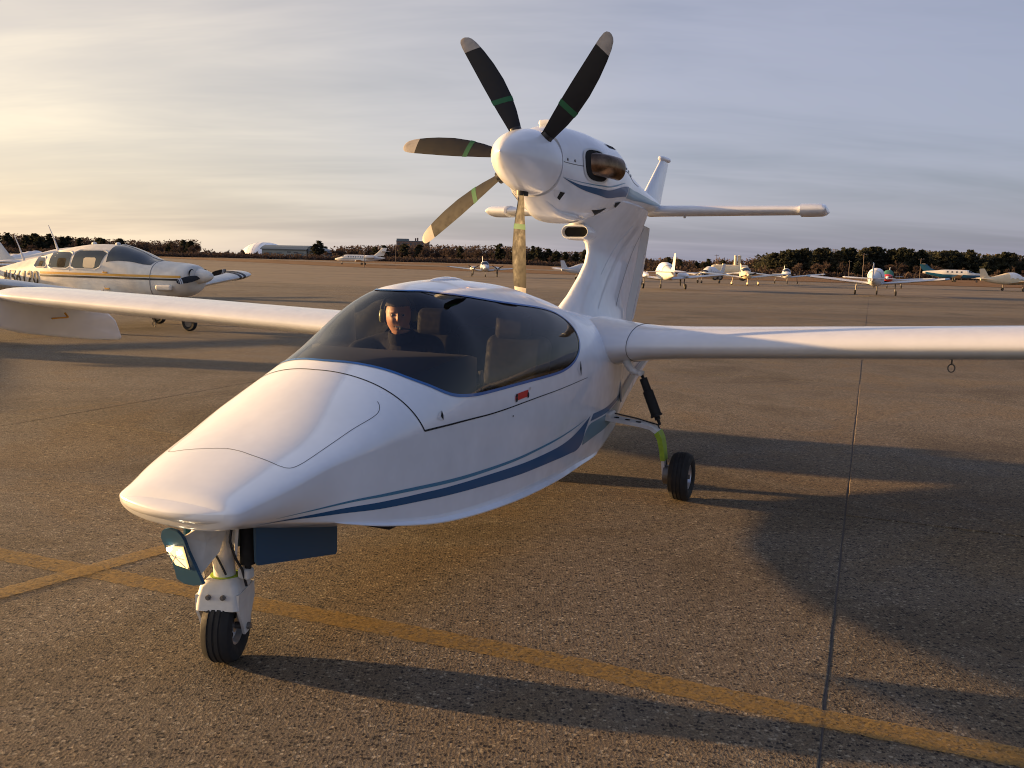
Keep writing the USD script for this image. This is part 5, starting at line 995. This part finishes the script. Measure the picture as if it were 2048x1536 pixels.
# ------------------------------------------------------------------ tank trailer, buildings, poles, snow
tk = thing('tank_trailer', 'long cream tank trailer with two upright stacks behind the cream aeroplane', 'tanker', (36.3, 147, 0), -8)
part('tank', fixed(loft(np.array([superring(x, 0, 1.75, w, w * .85, w * .85, 2.2, 28) for x, w in ((-3.1, .5), (-2.95, .9), (-2.6, 1.05), (2.6, 1.05), (2.95, .9), (3.1, .5))]), True, True)), M['cream'], tk, smooth=40)
for x in (-2.4, -1.6, 2.2): simple_wheel(tk, (x, -.95, .48), .48, .3); simple_wheel(tk, (x, .95, .48), .48, .3)
part('frame_rail', box((5.8, 1.1, .2), (0, 0, .80)), M['bolt'], tk)
for x in (.9, 1.55): part('stack', cat(cyl((x, .0, 2.5), (x, 0, 4.1), .26, n=16), cyl((x, 0, 4.1), (x, 0, 4.2), .30, .22, 16)), M['cream'], tk, smooth=40)
part('hatch', cat(cyl((-1, 0, 2.6), (-1, 0, 2.78), .3, n=16), cyl((-2, 0, 2.6), (-2, 0, 2.72), .22, n=16)), M['cream'], tk, smooth=40)
M['membrane'] = mat('white_membrane', (0.80, 0.81, 0.83), .6, noise=(.4, .05)); M['cladding'] = mat('grey_green_cladding', (0.20, 0.235, 0.235), .55, noise=(.5, .1)); M['roofing'] = mat('blue_grey_roofing', (0.10, 0.13, 0.15), .5)
M['brickwall'] = mat('brown_brick_wall', (0.17, 0.12, 0.10), .9, noise=(.6, .15)); M['snow'] = mat('old_snow', (0.60, 0.63, 0.68), .8, noise=(1.0, .12)); M['wood'] = mat('weathered_post', (0.14, 0.11, 0.09), .9)
D0 = 520; dz = float(gh(-150, D0))
dome = thing('air_dome', 'large white inflated dome rising behind the bare trees', 'dome', (-149, D0, dz))
u_, v_ = np.linspace(0, np.pi, 41), np.linspace(0, np.pi / 2, 16); dm = np.array([[(13.8 * math.cos(a) * math.sqrt(max(0, 1 - math.sin(b) ** 2.4)), 18 * math.sin(a) * math.sqrt(max(0, 1 - math.sin(b) ** 2.4)), 9.9 * math.sin(b)) for a in np.linspace(0, 2 * np.pi, 64, endpoint=False)] for b in v_])
part('membrane', fixed(loft(dm, True, False)), M['membrane'], dome, smooth=60)
for a in np.linspace(0, np.pi, 15)[1:-1]:
    x = 13.8 * math.cos(a); h = math.sqrt(max(0, 1 - (x / 13.8) ** 2)); b = np.linspace(0, np.pi, 20); part('membrane_seam', tube(np.c_[np.full(20, x), -18 * h * np.cos(b), (9.9 * h ** .85) * np.sin(b) ** .83 + .03], .05, 5), M['pale'], dome)
hg = thing('hangar', 'long low grey-green hangar with a curved roof end', 'hangar', (-106.5, 428, float(gh(-106, 428))), -4)
def hall(x0, x1, y0, y1, eave, ridge, n=12):
    t = np.linspace(0, np.pi, n); return t
part('wall', box((22, 14, 5.2), (-4.5, 0, 2.6)), M['cladding'], hg)
prof = [(-7.6, 5.0), (-5, 6.0), (-2, 6.7), (0, 6.9), (2, 6.7), (5, 6.0), (7.6, 5.0)]
part('roof', fixed(loft(np.array([[(x, a, b + (.0 if x < 7 else -.3)) for a, b in prof] + [(x, 7.6, 4.7), (x, -7.6, 4.7)] for x in (-16.2, 6.8)]), True, True)), M['roofing'], hg)
part('annex', box((9.5, 13, 4.6), (11.6, .3, 2.3)), M['cladding'], hg); part('annex_roof', fixed(loft(np.array([[(6.9, y, 6.2), (11, y, 6.0), (14.5, y, 5.3), (16.6, y, 4.1), (16.9, y, 3.6), (6.9, y, 3.9)] for y in (-6.6, 7.2)]), True, True)), M['roofing'], hg)
for x, z in ((-2.2, 3.6), (-2.2, 1.9), (1.2, 3.4), (1.2, 1.9)): part('window', box((1.9, .08, .5), (x, -7.03, z)), M['darkglass'], hg)
for x in (-12, -7, 3.5): part('door', box((2.6, .1, 3.4), (x, -7.04, 1.7)), M['roofing'], hg)
for x in (8.5, 12.4): part('door', box((3.0, .1, 3.0), (x, -6.25, 1.5)), M['roofing'], hg)
ap_ = thing('apartment_block', 'flat roofed brown block with chimneys above the bare trees', 'building', (-70, 600, float(gh(-70, 600))), 3)
part('wall', box((22, 12, 14.0), (0, 0, 7.0)), M['brickwall'], ap_); part('roof', cat(box((22.6, 12.6, .5), (0, 0, 14.25)), box((8, 8, 1.4), (-7, 0, 15.2))), M['roofing'], ap_)
for x, h in ((1.8, 2.0), (3.2, 2.2), (7.2, 1.6)): part('chimney', box((.9, .9, h), (x, -2, 14.5 + h / 2)), M['brickwall'], ap_)
for i in range(8):
    for z in (12.3, 9.4): part('window', box((1.3, .12, 1.5), (-9.4 + i * 2.7, -6.02, z)), M['darkglass'], ap_)
for i, (x, y, z1, w) in enumerate(((-38, 220, 4.2, 1.0), (-41, 300, 6.5, 1.4), (76, 190, 6.0, 1.0), (122, 262, 6.5, 1.6), (96, 250, 5.2, .9), (60.5, 262, 6.0, 1.1))):
    p = thing('light_pole', ['slim pole with a cross arm left of the twin-engined aeroplane', 'slim pole with a cross arm behind the business jet', 'bare post left of the turboprop tail', 'lamp post with cross arm in front of the pine wood, far right', 'short lamp post between turboprop tail and blue tipped wing', 'slim pole at the wood edge behind the small white aeroplane'][i], 'pole', (x, y, float(gh(x, y)))); part('post', cyl((0, 0, 0), (0, 0, z1), .10, .07, 8), M['wood'], p)
    part('cross_arm', box((w, .10, .10), (0, 0, z1 - .3)), M['wood'], p); part('lamp', rbox((.35, .2, .16), .05, (w / 2, 0, z1 - .25)), M['bolt'], p)
# snow bank left over beside the apron
xs_ = np.linspace(-22, 22, 70); ys_ = np.linspace(-5, 5, 16); X, Y = np.meshgrid(xs_, ys_); nz = meshkit.fbm(np.stack([X / 3.2, Y / 3.2, X * 0], -1), 5, 3)
Z = 3.0 * np.clip(1 - (Y / 5) ** 2, 0, 1) * np.clip(1 - (X / 22) ** 4, 0, 1) * (.35 + .9 * nz) - .1
n_ = len(xs_); i, j = np.meshgrid(np.arange(n_ - 1), np.arange(15)); a = (j * n_ + i).ravel()
sb = thing('snow_bank', 'long heap of ploughed grey snow beyond the left aeroplane', 'snow bank', (-106, 208, -.1)); part('heap', trimesh.Trimesh(np.stack([X, Y, Z], -1).reshape(-1, 3), np.vstack([np.c_[a, a + 1, a + n_], np.c_[a + 1, a + n_ + 1, a + n_]]), process=False), M['snow'], sb, smooth=True)

# ------------------------------------------------------------------ trees
def leaf_mat(name, c0, c1, trans):
    return usdkit.material(stage, f'/World/Looks/{name}', {'o': ('object_info', {}), 'g': ('geometry', {}), 'm0': ('mix_float', {'fac': .5}), 'r': ('rgb_ramp', {'ramp': [(0, c0), (1, c1)]}), 'd': ('diffuse_bsdf', {}), 't': ('translucent_bsdf', {}), 'm': ('mix_closure', {'fac': trans})},
        [('o.random', 'm0.a'), ('g.random_per_island', 'm0.b'), ('m0.result', 'r.fac'), ('r.color', 'd.color'), ('r.color', 't.color'), ('d.BSDF', 'm.closure1'), ('t.BSDF', 'm.closure2')], surface='m.closure')
M['needles'] = leaf_mat('pine_needles', (.036, .040, .028), (.080, .076, .052), .3)
M['twigs'] = leaf_mat('bare_twigs', (.085, .062, .052), (.185, .135, .108), .2)
M['bark'] = mat('bark', (.075, .055, .045), .95, noise=(3, .3))
def tri_cloud(C, size, rg, flat=.5, n=1):
    """small leaf-like triangles about the points C"""
    k = len(C); a = rg.normal(size=(k, 3)); a /= np.linalg.norm(a, axis=1)[:, None]; b = rg.normal(size=(k, 3)); b -= a * (a * b).sum(1)[:, None]; b /= np.linalg.norm(b, axis=1)[:, None]; s = size * rg.uniform(.6, 1.4, (k, 1))
    V = np.stack([C - a * s * .5 - b * s * flat * .5, C + a * s * .5, C - a * s * .4 + b * s * flat], 1).reshape(-1, 3); return trimesh.Trimesh(V, np.arange(3 * k).reshape(-1, 3), process=False)
def make_pine(name_label, loc, seed, H=11.0, rot=0, scale=None, group=None):
    rg = np.random.default_rng(seed); t = thing('pine_tree', name_label, 'tree', loc, rot, group, scale)
    part('trunk', cyl((0, 0, -.3), (rg.normal(0, .15), rg.normal(0, .15), H * .95), .20, .04, 8), M['bark'], t)
    C = []; br = []
    z = H * rg.uniform(.24, .34)
    while z < H:
        f = (z - H * .25) / (H * .75); L = (3.1 * (1 - f) ** .6 + .55) * rg.uniform(.75, 1.15)
        for q in range(rg.integers(3, 6)):
            a = rg.uniform(0, 2 * np.pi); l = L * rg.uniform(.55, 1.1); d = np.array([math.cos(a), math.sin(a), rg.uniform(-.05, .35)]); p0 = np.array([0, 0, z]); br.append(cyl(p0, p0 + d * l, .05, .015, 4, False))
            k = int(26 * l); u = rg.uniform(.35, 1.05, (k, 1)); C.append(p0 + d * l * u + rg.normal(0, .26, (k, 3)) * [1, 1, .6])
        z += rg.uniform(.45, .85)
    part('branches', cat(*br), M['bark'], t); part('crown', tri_cloud(np.vstack(C), .80, rg, .62), M['needles'], t); return t
def make_bare(name_label, loc, seed, H=9.0, rot=0, scale=None, group=None):
    rg = np.random.default_rng(seed); t = thing('bare_tree', name_label, 'tree', loc, rot, group, scale); seg = []; tw = []
    def grow(p, d, L, r, lev):
        q = p + d * L; seg.append(cyl(p, q, r, r * .65, 5, False))
        if lev == 0: return
        for _ in range(rg.integers(2, 4) + (lev > 2)):
            nd = d + rg.normal(0, .42, 3) + [0, 0, .12]; nd /= np.linalg.norm(nd); f = rg.uniform(.55, 1); grow(p + d * L * f, nd, L * rg.uniform(.58, .82), r * .6, lev - 1)
        if lev <= 2:
            k = 40; u = rg.uniform(0, 1, (k, 1)); b = p + d * L * u; e = d + rg.normal(0, .6, (k, 3)); e /= np.linalg.norm(e, axis=1)[:, None]; l = rg.uniform(.4, 1.0, (k, 1)) * (.9 if lev == 1 else .6); w = np.cross(e, rg.normal(size=(k, 3))); w /= np.linalg.norm(w, axis=1)[:, None]
            tw.append(np.stack([b - w * .055, b + w * .055, b + e * l], 1).reshape(-1, 3))
    grow(np.array([0, 0, -.2]), np.array([rg.normal(0, .04), rg.normal(0, .04), 1.0]), H * .33, .15, 4)
    V = np.vstack(tw); part('trunk', cat(*seg), M['bark'], t); part('crown', trimesh.Trimesh(V, np.arange(len(V)).reshape(-1, 3), process=False), M['twigs'], t); return t
rg = np.random.default_rng(11)
ZONES = [(-1e9, 'above the amber striped aeroplane, far left'), (-150, 'just left of the white dome'), (-120, 'above the hangar'), (-92, 'between hangar and business jet'), (-66, 'behind the business jet'), (-45, 'below the brown block'), (-22, 'behind the twin-engined aeroplane'), (8, 'between propeller and tail fin'), (40, 'just right of the tail fin'), (82, 'behind the cream aeroplane'), (108, 'behind the small white aeroplane'), (134, 'left of the blue tipped aeroplane'), (172, 'above the blue tipped aeroplane'), (205, 'above the turboprop, far right')]
pines, bares = [], []
HX = [-260, -223, -202, -168, -145, -129, -94, -76, -55, -39, -7, 12, 20, 34, 62, 71, 85, 94, 104, 113, 131, 165, 200, 232, 260]      # tree-top profile: x at 400 m -> height above the ground there
HH = [11.5, 10.0, 9.2, 8.0, 9.6, 7.4, 9.4, 7.8, 9.4, 9.2, 9.6, 9.2, 7.6, 8.6, 6.2, 7.4, 5.6, 7.8, 6.8, 10, 13, 14, 13.6, 12.8, 12.5]
def height(x, y): return float(np.interp(x * 400 / y, HX, HH)) * y / 400 * .98
def place(kind, x, y, k=1.0, lab=None, grp=True):
    h = height(x, y) * k; z = float(gh(x, y)) - .15; r = rg.uniform(0, 360); zone = [w for q, w in ZONES if x * 400 / y > q][-1]
    if kind == 'p':
        L, G = f'dark green pine in the tree line {zone}', f'pines {zone}'
        if len(pines) < 6: pines.append(make_pine(L, (x, y, z), 100 + len(pines), rot=r, scale=h / 11.0, group=G))
        else: s = h / 11.0; copy_thing(pines[rg.integers(0, 6)], L, 'tree', (x, y, z), r, G, (s * rg.uniform(.9, 1.3), s * rg.uniform(.9, 1.3), s))
    else:
        L, G = f'bare brown tree in the tree line {zone}', f'bare trees {zone}'
        if len(bares) < 6: bares.append(make_bare(L, (x, y, z), 200 + len(bares), rot=r, scale=h / 9.0, group=G))
        else: s = h / 9.0; copy_thing(bares[rg.integers(0, 6)], L, 'tree', (x, y, z), r, G, (s * rg.uniform(.95, 1.4), s * rg.uniform(.95, 1.4), s))
# left to middle: bare trees with a few pines among them
for x in np.linspace(-262, 60, 118):
    y = 400 + rg.uniform(-25, 30); xx = x + rg.uniform(-1.3, 1.3); q = xx * 400 / y
    dark = (q < -205) or (-100 < q < -86) or (8 < q < 52) or rg.random() < .16
    if -150 < xx < -118 and y > 425: continue
    k = rg.uniform(.80, 1.02)
    if -124 < q < -92: y = 445; k *= .80
    if -142 < q < -124: k *= .62; y = 410
    place('p' if dark else 'b', xx, y, k)
for x in np.linspace(-255, 60, 56):
    q = x + rg.uniform(-2, 2); k = rg.uniform(.55, .78)
    if -126 < q < -92: k *= .42
    place('b', q * .92, 372 + rg.uniform(-8, 8), k)
# right: the taller pine wood with bare trees along its front
for x in np.linspace(44, 96, 26):
    y = 345 + rg.uniform(-15, 15); place('p' if rg.random() < .3 else 'b', x * .86 + rg.uniform(-1, 1), y, rg.uniform(.8, 1.05))
for x in np.linspace(96, 228, 60): place('p', x + rg.uniform(-1.2, 1.2), 318 + rg.uniform(-4, 24), rg.uniform(.93, 1.03))
for x in np.linspace(92, 226, 30): place('b' if rg.random() < .75 else 'p', x * .93 + rg.uniform(-1.5, 1.5), 296 + rg.uniform(-6, 6), rg.uniform(.5, .78))
# low scrub along the foot of the trees, one mass
C = []
for x in np.linspace(-250, 215, 1500):
    y = np.interp(x, [-250, 40, 70, 215], [362, 362, 325, 288]) + rg.uniform(-5, 5); h = rg.uniform(.8, 2.4); k = 26
    C.append(np.c_[x + rg.normal(0, .7, k), y + rg.normal(0, .7, k), float(gh(x, y)) + rg.uniform(0, 1, k) ** .8 * h])
sc = part('scrub', tri_cloud(np.vstack(C), .8, rg, .34), M['twigs']); tag(sc, 'low brown scrub along the foot of the tree line', 'scrub', kind='stuff')
C = []
for _ in range(5200):
    x = rg.uniform(-260, 230); y = np.interp(x, [-260, 40, 70, 230], [440, 430, 375, 345]) + rg.uniform(-8, 20); h = height(x, y) * rg.uniform(.45, .92)
    if -165 < x < -88: h *= .30
    C.append(np.c_[x + rg.normal(0, 1.6, 26), y + rg.normal(0, 1.5, 26), float(gh(x, y)) + rg.uniform(0, 1, 26) * h])
C2 = []
for _ in range(1500):
    x = rg.uniform(100, 235); y = 345 + rg.uniform(-6, 14); h = height(x, y) * rg.uniform(.5, .95); C2.append(np.c_[x + rg.normal(0, 1.3, 26), y + rg.normal(0, 1.2, 26), rg.uniform(.1, 1, 26) * h])
tag(part('far_pines', tri_cloud(np.vstack(C2), 1.2, rg, .5), M['needles']), 'dim mass of pines filling the gaps of the right hand wood', 'wood', kind='stuff')
sc = part('far_wood', tri_cloud(np.vstack(C), 1.15, rg, .34), M['twigs']); tag(sc, 'dim brown wood seen between the trunks of the tree line', 'wood', kind='stuff')
